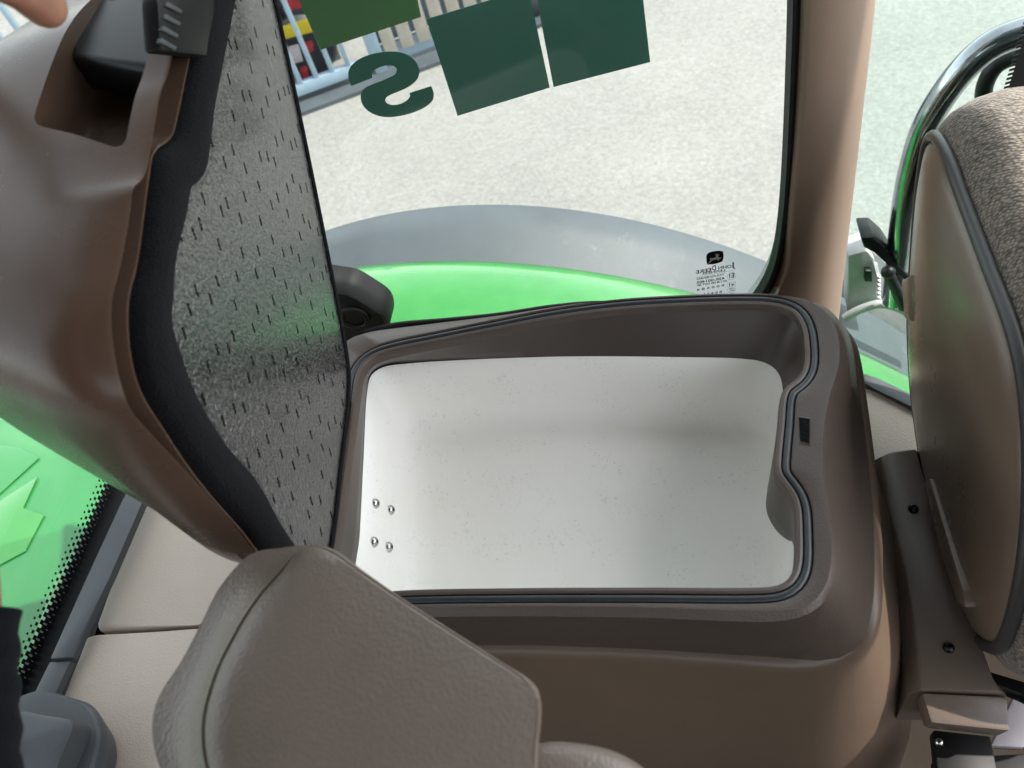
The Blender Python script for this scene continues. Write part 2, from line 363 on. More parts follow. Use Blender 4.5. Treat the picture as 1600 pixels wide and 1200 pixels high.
# ------------------------------------------------------------------ side window geometry
GX = np.array([.97, .244, 0.]); GX /= np.linalg.norm(GX); GN = np.array([-GX[1], GX[0], 0.])   # outward normal
G0 = np.array([.10, .77, 2.2])
def gp(u, v, off=0.): return hit(u, v, GN, G0+GN*off)
def gs(s, z, off=0.): return G0+GX*s+np.array([0, 0, z-2.2])+GN*off
zb = gp(1150, 560)[2]
right_px = [(1247, -260), (1246, -120), (1244, 0), (1240, 110), (1235, 220), (1229, 310), (1221, 375), (1208, 425), (1188, 460), (1150, 505)]
R_ = [gp(*p) for p in right_px]
sr = [(q-G0)@GX for q in R_]; zr_ = [q[2] for q in R_]
loop2 = [(-.73, 3.12), (-.5, 3.13), (sr[0]-.05, 3.12), (sr[0], 3.0)] + [(a_, b_) for a_, b_ in zip(sr, zr_) if b_ < 2.95 and b_ > zb+.02]
loop2 += [(sr[-1]-.10, zb+.002), (-.3, zb), (-.55, zb), (-.70, zb), (-.735, zb+.05), (-.74, 2.5)]
WL = spl(loop2, 200)
win = thing('side_window', 'large side window behind the open cool box, with green vinyl squares and a mirrored letter S', 'window', tuple(gs(-.4, zb)))
def wring(off2, n): return [gs(q[0], q[1], n) for q in offset2(WL, off2, 1)]
loft('glass', [wring(-.002, -.0025), wring(-.002, .0025)], M['glass'], win, cap0=True, cap1=True, smooth=30)
loft('rubber_seal', [wring(.0, -.010), wring(-.004, -.012), wring(-.0065, -.009), wring(-.0065, .006), wring(.0065, .006), wring(.0065, -.006), wring(.0, -.010)], M['rubber'], win)
loft('frame', [wring(.0065, -.016), wring(.0075, -.020), wring(.020, -.021), wring(.022, -.014), wring(.022, .03), wring(.0065, .03), wring(.0065, -.016)], M['pillar_edge'], win)

# vinyl squares and the letter, stuck on the outer face of the glass
def sticker(name, px, m, label, n=.0032):
    P = [gp(*p, off=n) for p in px]
    return slab(name, P, GN*.0006, m, win, smooth=None, label=label)
sticker('square_decal', [(467-56, -128), (501, 78), (658, 26.5), (617, -172)], M['sticker2'], 'olive green vinyl square nearest the lid')
sticker('square_decal', [(666, 30), (715, 181), (859, 137), (826, -18)], M['sticker'], 'dark green vinyl square in the middle of the row')
sticker('square_decal', [(835, -20), (865, 136), (1016, 97), (998, -62)], M['sticker'], 'dark green vinyl square nearest the pillar')
S_px = [(735,768,1),(712,700),(712,640),(735,590),(790,540),(870,500),(960,475),(1060,462),(1160,465),(1230,485),(1290,525),(1330,580),(1345,640),(1330,700),(1290,745),(1230,785),(1150,820),(1090,845),(1050,870),(1040,900),(1060,925),(1100,938),(1150,935),(1200,918),(1245,885),(1262,855),(1256,831,1),(1450,770,1),(1472,830),(1465,890),(1420,940),(1340,985),(1240,1020),(1130,1042),(1040,1045),(950,1025),(880,985),(835,930),(820,870),(830,820),(860,785),(920,755),(1000,725),(1080,690),(1130,660),(1142,625),(1130,600),(1090,583),(1040,587),(980,605),(935,635),(922,670),(926,695,1)]
def smooth_poly(pts):
    """split at corner points (marked with a third item) and spline between"""
    idx = [i for i, p in enumerate(pts) if len(p) > 2]; out = []
    for a_, b_ in zip(idx, idx[1:]+[idx[0]+len(pts)]):
        seg = [pts[i % len(pts)][:2] for i in range(a_, b_+1)]
        q = spl(seg, max(2, len(seg)*4), closed=False) if len(seg) > 2 else np.array(seg, float)
        out += list(q[:-1])
    return out
def flat_shape(name, pts3, m, parent, label=None, thick=.0005):
    bm = bmesh.new(); A = [bm.verts.new(tuple(p)) for p in pts3]
    flat = [Vector(((np.array(p)-G0)@GX*100, (p[2]-2.2)*100, 0)) for p in pts3]
    fs = [bm.faces.new([A[i] for i in t]) for t in tessellate_polygon([flat])]
    ex = bmesh.ops.extrude_face_region(bm, geom=fs)
    vs = [g for g in ex['geom'] if isinstance(g, bmesh.types.BMVert)]
    bmesh.ops.translate(bm, verts=vs, vec=tuple(GN*thick))
    return bm_link(name, bm, m, parent, None, label)
sp_ = smooth_poly(S_px)
flat_shape('letter_decal', [gp(420+x/5.7143, y/5.7143, .0032) for x, y in sp_], M['sticker'], win, 'mirrored green letter S hanging below the squares')

# manufacturer's etching near the lower corner (read from outside, so mirrored from in here)
def e8(x, y, off=-.0034): return gp(1050+x/8, 360+y/8, off)
shield = smooth_poly([(438,424,1),(430,370),(436,300),(470,274),(540,258),(600,255),(636,262,1),(645,310),(640,350),(628,385),(590,402),(520,420)])
em = flat_shape('emblem', [e8(x, y) for x, y in shield], M['print'], win, thick=-.0002, label='small black shield with a leaping deer')
deer = [(438,420),(462,398),(480,378),(474,352),(488,345),(505,348),(545,338),(552,318),(536,292),(545,296),(556,306),(560,284),(566,300),(584,292),(572,306),(594,304),(574,316),(580,336),(602,344),(618,336),(612,350),(592,352),(590,366),(574,378),(576,362),(548,360),(520,368),(496,380),(470,404)]
flat_shape('deer_mark', [e8(x, y, -.0038) for x, y in deer], M['print_pale'], em, thick=-.0002)
def text_mesh(body, bold=0):
    cu = bpy.data.curves.new('lettering', 'FONT'); cu.body = body; cu.offset = bold; cu.resolution_u = 3
    t = bpy.data.objects.new('lettering', cu); COL.objects.link(t)
    dg = bpy.context.evaluated_depsgraph_get(); me = bpy.data.meshes.new_from_object(t.evaluated_get(dg))
    bpy.data.objects.remove(t); bpy.data.curves.remove(cu); return me
def etch(body, R, Lf, hpx, bold=.022, name='lettering'):
    me = text_mesh(body, bold); xs = [v.co.x for v in me.vertices]; ys = [v.co.y for v in me.vertices]
    x0, x1 = min(xs), max(xs); y1 = max(ys)
    A = e8(*R); B = e8(*Lf); up = np.array([0, 0, 1.0]); hh = hpx/8*.00077*1.75
    for v in me.vertices:
        p = A+(B-A)*((v.co.x-x0)/(x1-x0))+up*(v.co.y/y1)*hh*1.25
        v.co = Vector(p)
    return link(name, me, M['print'], win, None)
etch('J', (793, 455), (755, 461), 40, .02); etch('OHN', (745, 466), (578, 488), 26, .02)
etch('D', (550, 495), (498, 502), 40, .02); etch('EERE', (490, 508), (300, 545), 28, .02)
etch('LEISNESS', (665, 508), (380, 556), 18); etch('TOUGHENED', (655, 560), (308, 620), 16)
etch('43R-001405', (660, 610), (308, 668), 22); etch('AS 2 M 585 DOT 681', (690, 640), (312, 700), 18)
etch('0 0 0 5 8 4', (655, 696), (312, 758), 18); etch('8 0 4 7 1', (625, 778), (400, 812), 18)
bm = bmesh.new(); add_tube(bm, [e8(795, 494), e8(300, 590)], .00014, 6); bm_link('rule_line', bm, M['print'], win)
for nm, cx, cy, rx, ry, tx in (('approval_circle', 745, 572, 54, 45, 'E1'), ('approval_oval', 746, 745, 50, 30, 'CCC')):
    bm = bmesh.new(); add_tube(bm, [e8(cx+rx*math.cos(t), cy+ry*math.sin(t)-rx*.15*math.cos(t)) for t in np.linspace(0, 2*math.pi, 36, endpoint=False)], .00016, 6, True)
    c = bm_link(nm, bm, M['print'], win)
    etch(tx, (cx+rx*.6, cy+ry*.35), (cx-rx*.55, cy+ry*.6), ry*.85)
bm = bmesh.new(); add_tube(bm, [e8(795, 640), e8(697, 658), e8(697, 712), e8(790, 695), e8(795, 640)], .00016, 6); bm_link('approval_square', bm, M['print'], win)
etch('e1', (775, 686), (715, 698), 26)

# ------------------------------------------------------------------ pillar
pl = thing('cab_pillar', 'beige cab pillar right of the side window, its edge in the sun', 'pillar', (.15, .75, 1.7))
def prow(pts_l, pts_r, y, zs):
    pass
pil_rows = []
yl = lambda x: .745+.25*(x-.1)
L_px = [(1286, -560), (1272, -260), (1264, 0), (1259, 105), (1250, 227), (1241, 315), (1236, 370), (1231, 423), (1218, 458), (1195, 505), (1150, 590)]
R_px = [(1450, -560), (1425, -260), (1405, 0), (1378, 200), (1357, 350), (1343, 450), (1328, 560), (1312, 680)]
Lp = spl([hit(*p, GN, G0-GN*.022) for p in L_px], 40, False); Rp = spl([hy(*p, .80) for p in R_px], 40, False)
rings = []
for A, B in zip(Lp, Rp):
    d = B-A; nn = np.array([d[1], -d[0], 0]); nn /= np.linalg.norm(nn)    # towards the cab
    back = -nn
    prof = [(0, -.03), (0, -.002), (.03, .001), (.2, .006), (.40, .007), (.55, .003), (.7, -.005), (.82, -.014), (.91, -.023), (.97, -.032), (1.0, -.042), (1.0, -.06), (.5, -.07)]
    rings.append([A+d*t+nn*h for t, h in prof])
loft('trim_cover', rings, M['pillar'], pl, cap0=True, cap1=True, smooth=50)

# ------------------------------------------------------------------ second window (right of the pillar)
RX = np.array([.96, .28, 0.]); RX /= np.linalg.norm(RX); RN = np.array([-RX[1], RX[0], 0.]); Q0 = np.array([.22, .83, 2.2])
def rs(s, z, off=0.): return Q0+RX*s+np.array([0, 0, z-2.2])+RN*off
def rp(u, v, off=0.): return hit(u, v, RN, Q0+RN*off)
w2 = thing('rear_window', 'green tinted window between the beige pillar and the fabric seat', 'window', tuple(rs(.5, 1.80)))
g2 = [(-.03, 1.50), (.95, 1.50), (.95, 3.1), (-.03, 3.1)]
slab('glass', [rs(*q, -.0025) for q in g2], RN*.005, M['glass2'], w2, smooth=None)
# black frit band with toothed edge at far right
bm = bmesh.new(); fr0 = rp(1592, 60, -.0034)
s0 = (fr0-Q0)@RX
add_slab(bm, [rs(s0+.006, 1.9, -.0034), rs(s0+.09, 1.9, -.0034), rs(s0+.09, 3.0, -.0034), rs(s0+.006, 3.0, -.0034)], RN*.0004)
for k in range(150):
    z_ = 2.0+k*.0055
    add_slab(bm, [rs(s0, z_, -.0034), rs(s0+.0062, z_, -.0034), rs(s0+.0062, z_+.003, -.0034), rs(s0, z_+.003, -.0034)], RN*.0004)
bm_link('frit_band', bm, M['frit'], w2, None)

# ------------------------------------------------------------------ fender
fe = thing('rear_fender', 'bright green fender below the side window with a wide grey rubber edge', 'fender', (-.35, 1.0, 1.3))
Y2, Y1, Y0 = 1.13, 1.00, .80
o_px = [(510, 355), (600, 335), (690, 323), (780, 318), (900, 325), (1020, 345), (1120, 375), (1200, 410)]
g_px = [(525, 421), (620, 413), (700, 409), (800, 410), (900, 420), (1000, 437), (1100, 463)]
oP = np.array([hy(*p, Y2) for p in o_px]); gP = np.array([hy(*p, Y1) for p in g_px])
fo = np.polyfit(oP[:, 0], oP[:, 2], 2); fg = np.polyfit(gP[:, 0], gP[:, 2], 2)
xs = np.linspace(-1.5, .85, 70)
def zo(x): return np.polyval(fo, x)
def zg(x): return np.polyval(fg, x)
gr = [[(x, Y0, zg(x)+.03) for x in xs], [(x, Y0+.08, zg(x)+.032) for x in xs], [(x, Y0+.14, zg(x)+.026) for x in xs], [(x, Y1-.02, zg(x)+.012) for x in xs], [(x, Y1-.004, zg(x)+.004) for x in xs], [(x, Y1, zg(x)-.004) for x in xs], [(x, Y1-.001, zg(x)-.02) for x in xs]]
loft('green_panel', gr, M['green'], fe, closed=False, smooth=60)
ex = [[(x, Y1-.03, zg(x)-.014) for x in xs], [(x, Y1+.004, zg(x)-.012) for x in xs], [(x, (Y1+Y2)/2, (zg(x)+zo(x))/2+.004) for x in xs], [(x, Y2-.006, zo(x)+.001) for x in xs], [(x, Y2, zo(x)-.004) for x in xs], [(x, Y2, zo(x)-.05) for x in xs]]
loft('rubber_edge', ex, M['ext'], fe, closed=False, smooth=60)
bm = bmesh.new(); rings = []
for rr, yy in ((.5, .82), (.84, .80), (.88, .84), (.885, 1.0), (.88, 1.12), (.84, 1.16), (.5, 1.14)):
    rings.append([(-.35+rr*math.cos(t), yy, .90+rr*math.sin(t)) for t in np.linspace(0, 2*math.pi, 72, endpoint=False)])
add_loft(bm, rings); bm_link('tyre', bm, M['tyre'], fe, 40)

# ------------------------------------------------------------------ hood / front bodywork seen at lower left
hd = thing('green_bodywork', 'green bodywork panel beyond the dotted glass at lower left', 'bodywork', (-1.7, .5, 1.2))
xs_h = np.linspace(-3.2, -1.0, 24); ys_h = np.linspace(-.9, 1.02, 30)
rings = []
for x in xs_h:
    rings.append([(x, y, 1.63+.03*math.cos((y-.5)*1.3)-.02*max(0, -1.8-x)) for y in ys_h])
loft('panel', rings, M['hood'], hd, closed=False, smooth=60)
# thin raised zigzag facets in darker and yellower green on it
def hzp(u, v, z=1.66): return hz(u, v, z)
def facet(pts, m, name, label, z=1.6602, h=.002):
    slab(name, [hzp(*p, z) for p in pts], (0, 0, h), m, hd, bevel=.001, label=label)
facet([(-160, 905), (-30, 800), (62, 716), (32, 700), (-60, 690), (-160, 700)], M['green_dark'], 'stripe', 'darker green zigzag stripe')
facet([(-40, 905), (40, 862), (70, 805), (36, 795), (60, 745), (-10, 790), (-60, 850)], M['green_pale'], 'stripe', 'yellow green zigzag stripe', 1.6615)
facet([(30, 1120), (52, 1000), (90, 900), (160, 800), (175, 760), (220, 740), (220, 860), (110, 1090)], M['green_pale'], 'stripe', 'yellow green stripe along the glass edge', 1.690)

# ------------------------------------------------------------------ front window with dotted frit
fw = thing('front_window', 'window at lower left with a band of black frit dots', 'window', (-.83, .3, 1.95))
ZW = 1.955
def fpx(u, v): return hx(u, v, -.86)
e0, e1 = hx(165, 745, -.86), hx(30, 1035, -.86)
fy = lambda u, v: (hx(u, v, -.86)[1], hx(u, v, -.86)[2])
# lean of the glass: dot band follows the lower glass edge, parallel to Y
zlow = min(hx(190, 765, -.86)[2], hx(70, 1030, -.86)[2])
box('glass', (-.8625, -.75, zlow-.03), (-.8575, .70, 3.1), M['glass'], fw)
zed = hx(150, 800, -.856)[2]
bm = bmesh.new()
add_slab(bm, [(-.8562, -.74, zlow-.03), (-.8562, .69, zlow-.03), (-.8562, .69, zed-.010), (-.8562, -.74, zed-.010)], (.0004, 0, 0))
bm_link('frit_band', bm, M['frit'], fw, None)
bm = bmesh.new()
pit = .0105; XD = -.8554
for r_ in range(5):
    size = [.0095, .0080, .0062, .0045, .003][r_]
    zc = zed-.012+.004+r_*.0072
    for k in range(140):
        yc = -.72+k*pit+(pit/2 if r_ % 2 else 0)
        h_ = size/2
        add_slab(bm, [(XD, yc-h_, zc-h_), (XD, yc+h_, zc-h_), (XD, yc+h_, zc+h_), (XD, yc-h_, zc+h_)], (.0004, 0, 0))
o = bm_link('frit_dots', bm, M['frit'], fw, None); o['kind'] = 'stuff'
# inner sill strip, two lengths
st = thing('sill_strip', 'slate grey sill strip between the dotted window and the beige panels', 'trim strip', (-.76, .4, 1.93))
def strip_pts(px, z): return [hz(*p, z) for p in px]
slab('cover', strip_pts([(212, 740), (246, 735), (222, 785), (172, 900), (112, 1027), (78, 1029), (137, 900), (190, 785)], 1.95), (0, 0, -.012), M['slate'], st, bevel=.002)
slab('end_cover', strip_pts([(77, 1034), (110, 1032), (72, 1115), (45, 1150), (20, 1150)], 1.945), (0, 0, -.012), M['slate'], st, bevel=.002)
slab('gap_seal', strip_pts([(262, 740), (175, 735), (-30, 1180), (60, 1230), (110, 1100), (170, 930)], 1.905), (0, 0, -.05), M['rubber'], st, bevel=.003)

# ------------------------------------------------------------------ beige panels at left
bpn = thing('trim_panel', 'beige grained trim panel with a softly rounded edge, above the seam at left', 'trim panel', (-.6, .45, 1.85))
slab('cover', strip_pts([(222, 780), (150, 975), (153, 986), (300, 977), (420, 968), (560, 800), (480, 600), (330, 560)], 1.92), (0, 0, -.06), M['beige'], bpn, bevel=.006, seg=4)
bp2 = thing('lower_trim_panel', 'beige trim panel below the seam, behind the brown armrest', 'trim panel', (-.6, .25, 1.85))
slab('cover', strip_pts([(135, 995), (100, 1090), (30, 1290), (420, 1290), (520, 1050), (430, 975), (300, 983), (150, 991)], 1.925), (0, 0, -.06), M['beige'], bp2, bevel=.004, seg=4)

# ================================================================== COOL BOX
ZR = 2.2
box_t = thing('cool_box', 'open brown cool box with white liner and raised black-lined lid', 'cool box', (-.11, .4, 1.5))
lip_px = [(512, 925), (518, 885), (528, 820), (540, 730), (550, 660), (557, 610), (563, 577), (580, 558), (612, 547), (680, 533), (770, 515), (870, 496), (970, 483), (1070, 477), (1160, 475), (1210, 477), (1238, 486), (1252, 508), (1257, 540), (1256, 572), (1247, 590), (1236, 597), (1227, 603), (1221, 616), (1217, 660), (1212, 710), (1211, 736), (1217, 748), (1232, 766), (1241, 784), (1244, 830), (1243, 880), (1236, 902), (1218, 914), (1180, 917), (1000, 917), (800, 918), (620, 922), (540, 930), (520, 931)]
base = spl([hz(*p, ZR)[:2] for p in lip_px], 260)
ctr = base.mean(0)
isn = np.array([math.exp(-((p[1]-.395)/.062)**4) if p[0] > .03 else 0 for p in base])   # latch housing
def br(off, z, it=2):
    q = offset2(base, off, it); z = np.broadcast_to(np.array(z, float), (len(q),))
    return np.column_stack([q, z])
# rim profile: lip, gasket groove, then the flat trim out to the body edge
lip = [br(-.0012, ZR-.012), br(-.0008, ZR-.003), br(.0005, ZR-.0005), br(.003, ZR), br(.0048, ZR-.001), br(.0052, ZR-.007), br(.0125, ZR-.007), br(.013, ZR-.001), br(.0145, ZR)]
angs = np.arctan2(lip[-1][:, 1]-ctr[1], lip[-1][:, 0]-ctr[0])
def outer(px_z):
    L3 = spl([hz(u, v, z) for u, v, z in px_z], 400)
    return angular(L3, ctr, angs)
T_ = outer([(470, 950, 2.197), (505, 800, 2.197), (528, 650, 2.197), (540, 535, 2.197), (570, 521, 2.197), (660, 508, 2.197), (780, 493, 2.197), (900, 475, 2.199), (1010, 466, 2.2), (1120, 461, 2.2), (1210, 461, 2.2), (1262, 469, 2.2), (1293, 490, 2.2), (1308, 520, 2.2), (1311, 565, 2.2), (1296, 620, 2.2), (1286, 680, 2.2), (1286, 740, 2.2), (1294, 800, 2.2), (1300, 850, 2.2), (1290, 915, 2.2), (1262, 946, 2.2), (1220, 954, 2.2), (1000, 949, 2.2), (800, 947, 2.2), (640, 950, 2.2), (540, 958, 2.2)])
T2 = T_.copy(); T2[:, 2] -= .006; T2[:, :2] = offset2(T2[:, :2], .006)
U_ = outer([(440, 1000, 2.15), (500, 800, 2.15), (528, 650, 2.15), (545, 535, 2.17), (570, 523, 2.18), (660, 511, 2.18), (780, 496, 2.18), (900, 480, 2.18), (1010, 472, 2.18), (1120, 468, 2.18), (1210, 468, 2.18), (1275, 474, 2.18), (1306, 494, 2.18), (1324, 535, 2.17), (1330, 590, 2.155), (1330, 640, 2.14), (1334, 700, 2.13), (1340, 780, 2.13), (1345, 850, 2.14), (1338, 940, 2.145), (1300, 982, 2.138), (1240, 992, 2.128), (1120, 988, 2.112), (1000, 982, 2.10), (800, 976, 2.095), (640, 978, 2.095), (540, 985, 2.095)])
V_ = outer([(420, 1040, 2.12), (500, 800, 2.10), (528, 650, 2.1), (550, 545, 2.12), (570, 530, 2.14), (660, 520, 2.14), (780, 505, 2.14), (900, 490, 2.14), (1010, 482, 2.14), (1120, 478, 2.14), (1210, 478, 2.14), (1285, 482, 2.14), (1316, 505, 2.13), (1333, 545, 2.13), (1343, 610, 2.12), (1352, 680, 2.12), (1361, 760, 2.12), (1366, 850, 2.12), (1363, 950, 2.115), (1347, 1002, 2.095), (1305, 1030, 2.07), (1200, 1026, 2.042), (1100, 1020, 2.025), (1000, 1014, 2.015), (800, 1008, 2.01), (640, 1012, 2.01), (540, 1020, 2.01)])
V2 = V_.copy(); V2[:, :2] = offset2(V2[:, :2], -.004); V2[:, 2] -= .004
loft('trim', lip+[T_, T2, U_, V_, V2], M['brown'], box_t, smooth=40)
# console below the trim
def down(R, off, dz):
    q = R.copy(); off = off*np.clip((.56-R[:, 1])/.12, .12, 1)*np.clip((R[:, 0]+.40)/.12, .3, 1) if abs(off) > .02 else off; q[:, :2] = offset2(R[:, :2], off); q[:, 2] = R[:, 2]+dz; return q
loft('console', [down(V_, -.006, -.003), down(V_, .003, -.004), down(V_, .007, -.008), down(V_, .009, -.016), down(V_, .011, -.035), down(V_, .022, -.07), down(V_, .040, -.13), down(V_, .075, -.28), down(V_, .10, -.60)], M['console'], box_t, smooth=60, label='smooth brown console below the box trim')
tube('gasket', br(.0088, ZR-.0035), .0036, M['gasket'], box_t, n=10, closed=True)
# collar and white liner
bot_px = [(556, 935, .048), (562, 830, .048), (567, 720, .048), (573, 610, .048), (579, 584, .048), (598, 571, .048), (640, 566, .048), (760, 560, .048), (900, 556, .048), (1050, 557, .048), (1160, 560, .048), (1196, 567, .049), (1214, 580, .05), (1222, 600, .054), (1222, 640, .060), (1212, 700, .070), (1199, 765, .080), (1197, 795, .083), (1204, 815, .083), (1214, 830, .080), (1228, 842, .066), (1240, 852, .050), (1242, 880, .048), (1236, 910, .048), (1226, 930, .048), (1190, 945, .048), (1000, 950, .048), (800, 950, .048), (600, 955, .048)]
ab = np.arctan2(base[:, 1]-ctr[1], base[:, 0]-ctr[0])
BT = angular(spl([hz(u, v, ZR-d) for u, v, d in bot_px], 500), ctr, ab)
top_c = br(-.0010, ZR-.008)
coll = [top_c]+[top_c*(1-t)+BT*t for t in (.15, .4, .7, 1.0)]
bt2 = BT.copy(); bt2[:, :2] = offset2(BT[:, :2], .0015); bt2[:, 2] -= .001; coll.append(bt2)
loft('collar', coll, M['brown_dark'], box_t, smooth=60)
lin_px = [(560, 930), (566, 830), (571, 720), (577, 610), (583, 588), (600, 576), (640, 570), (760, 563), (900, 559), (1050, 560), (1160, 563), (1200, 570), (1228, 590), (1240, 640), (1240, 720), (1236, 790), (1236, 860), (1232, 905), (1222, 925), (1190, 940), (1000, 945), (800, 945), (600, 950)]
LB = spl([hz(u, v, ZR-.048) for u, v in lin_px], 260)
cl = LB.mean(0)
def rr2(inset, z):
    hx_, hy_ = (LB[:, 0].max()-LB[:, 0].min())/2, (LB[:, 1].max()-LB[:, 1].min())/2
    q = LB.copy(); q[:, 0] = cl[0]+(LB[:, 0]-cl[0])*(1-inset/hx_); q[:, 1] = cl[1]+(LB[:, 1]-cl[1])*(1-inset/hy_); q[:, 2] = z; return q
lin = [rr2(-.003, ZR-.049), rr2(-.0005, ZR-.052), rr2(.004, ZR-.075), rr2(.009, ZR-.105), rr2(.013, ZR-.122), rr2(.020, ZR-.134), rr2(.032, ZR-.1415), rr2(.050, ZR-.144), rr2(.09, ZR-.145), rr2(.12, ZR-.1452)]
loft('liner', lin, M['white'], box_t, cap1=True, smooth=60)
# latch slot in the trim: flat black patch painted as shade, thin raised lip
sl = [(1248, 652), (1265, 655), (1265, 694), (1250, 690)]
SP = [hz(*p, ZR+.0004) for p in sl]
bm = bmesh.new(); c_ = np.mean(SP, 0)
ring_o = [c_+(p-c_)*1.12+np.array([0, 0, .0]) for p in SP]; ring_i = [p+np.array([0, 0, .0006]) for p in SP]; ring_d = [p+np.array([0, 0, -.0004]) for p in SP]
add_loft(bm, [ring_o, ring_i, ring_d]); slo = bm_link('slot_lip', bm, M['brown'], box_t, None)
bm = bmesh.new(); add_loft(bm, [[p+np.array([0, 0, .0002]) for p in SP], [p+np.array([0, 0, .0003]) for p in SP]], cap1=True); bm_link('slot_shade', bm, M['felt'], box_t, None)
# four button-head screws on the left wall of the liner
for (u, v) in ((586, 787), (610, 797), (584, 847), (607, 855)):
    q = hx(u, v, -.328+(.006 if u > 600 else 0)); 
    ly = [p for p in lin]; 
    for _ in range(4):
        bx0 = float(np.interp(-q[2], [-(ZR-.048), -(ZR-.075), -(ZR-.105), -(ZR-.122)], [min((abs(p[1]-q[1])+(9 if p[0] > -.2 else 0), p[0]) for p in r)[1] for r in lin[1:5]]))
        q = hx(u, v, bx0+.0004)
    dome('screw', q, (1, .0, .18), .0056, .0042, M['steel'], box_t, recess=.0021)

# ------------------------------------------------------------------ the lid (part of the cool box)
th = math.radians(3); HV = np.array([-.120, .9928, 0]); NH = np.array([HV[1], -HV[0], 0])
LU = NH*math.sin(th)+np.array([0, 0, math.cos(th)]); LN = np.cross(LU, HV); LP0 = np.array([-.33, .39, 2.2])
def lidc(u, v, off=0.):
    q = hit(u, v, LN, LP0+LN*off); return np.array([(q-LP0)@LU, (q-LP0)@HV+.39])
def lp(t, y, off=0.): return LP0+LU*t+HV*(y-.39)+LN*off
panel_px = [(476, 866), (441, 820), (402, 750), (350, 687), (305, 610), (281, 545), (270, 505), (272, 470), (276, 410), (294, 332), (298, 305), (301, 295), (312, 288), (320, 276), (326, 255), (336, 175), (350, 100), (370, 0)]
seal_px = [(425, 866), (385, 820), (315, 736), (266, 662), (231, 603), (217, 545), (215, 470), (227, 420), (241, 315), (247, 270), (250, 250), (258, 236), (272, 227), (281, 216), (288, 190), (300, 130), (308, 90), (326, 0)]
lip_px2 = [(403, 866), (364, 822), (297, 746), (238, 683), (200, 638), (182, 585), (172, 522), (172, 470), (185, 416), (200, 336), (206, 292), (214, 286), (225, 268), (248, 147), (259, 118), (290, 0)]
farp = [(430, 0), (458, 130), (487, 270), (515, 410), (540, 540)]
Fa = [lidc(*p, off=-.0086) for p in farp]
PA = [lidc(*p, off=-.0086) for p in panel_px]
tt0 = Fa[0]
def full(inner, grow):
    top = inner[-1]; d = np.array([.006, .05])
    far = [np.array([f[0]+0, f[1]-.002+grow*.35]) for f in Fa]
    f0 = Fa[0]; fd = (Fa[0]-Fa[1])/np.linalg.norm(Fa[0]-Fa[1])
    c0 = f0+fd*.05+np.array([0, -.002+grow*.35]); extra = [top+(c0-top)*.45+np.array([.004+grow*.3, 0]), top+(c0-top)*.8+np.array([.003+grow*.3, 0]), c0]
    low = [lidc(*p, off=-.0086)-np.array([grow*.3, 0]) for p in ((545, 590), (540, 660), (531, 740), (522, 820), (512, 868))]
    return inner+extra+far[:-1]+[far[-1]+np.array([0, -grow*.3])]+low
PAf = full(PA, 0.0)
Pl = spl(PAf, 560)
lid = thing('lid', '', '', tuple(LP0)) if False else None
# shell = the lid's own mesh and parent of its sub-parts
Sl = full([lidc(*p, off=-.005) for p in seal_px], .003); Ll = full([lidc(*p) for p in lip_px2], .007)
c2 = Pl.mean(0); an = np.arctan2(Pl[:, 1]-c2[1], Pl[:, 0]-c2[0])
Sl = angular(spl(Sl, 1600), c2, an); Ll = angular(spl(Ll, 1600), c2, an)
def lr(L2, off): return [lp(q[0], q[1], off) for q in L2]
def dm(off, ky, kt):
    cy = Ll[:, 1].mean(); q = offset2(Ll, .0012, 260 if off > .04 else 70); q[:, 1] = cy+(q[:, 1]-cy)*ky; q[:, 0] = q[:, 0]*kt
    return [lp(p[0], p[1], .012+(off-.012)*(max(p[0], 0.0)/.36)**.75) for p in q]
sh = [lr(offset2(Sl, .001), .010), lr(offset2(Sl, .0025), -.0015), lr(offset2(Sl, .004), -.0015), lr(offset2(Sl, .005), .013), lr(offset2(Ll, -.0035), .013), lr(offset2(Ll, -.0018), .0005), lr(Ll, -.0012), lr(offset2(Ll, .0012), .0012), dm(.03, 1, 1), dm(.052, .995, 1), dm(.066, .97, .997), dm(.09, .92, .992), dm(.14, .84, .98), dm(.19, .70, .95), dm(.215, .45, .82), dm(.22, .2, .6)]
bm = bmesh.new(); add_loft(bm, sh, cap0=True, cap1=True)
bmesh.ops.recalc_face_normals(bm, faces=bm.faces[:])
lid_me = bpy.data.meshes.new('lid'); bm.to_mesh(lid_me); bm.free()
lid = link('lid', lid_me, M['brown_gloss'], box_t, 40, 'raised lid, glossy brown shell with black liner')
# pocket for the latch in the free end
cut = slab('cutter', [lp(.335, y, o_) for o_, y in ((.0155, .385), (.088, .425), (.092, .66), (.0155, .66))], LU*.12, None, None, bevel=.010, seg=4)
md = lid.modifiers.new('pocket', 'BOOLEAN'); md.operation = 'DIFFERENCE'; md.object = cut; md.solver = 'EXACT'
bpy.context.view_layer.update(); dg = bpy.context.evaluated_depsgraph_get()
nm_ = bpy.data.meshes.new_from_object(lid.evaluated_get(dg)); lid.modifiers.clear(); lid.data = nm_; nm_.name = 'lid'
cm = cut.data; bpy.data.objects.remove(cut); bpy.data.meshes.remove(cm)
for p in nm_.polygons: p.use_smooth = True
nm_.set_sharp_from_angle(angle=math.radians(40))
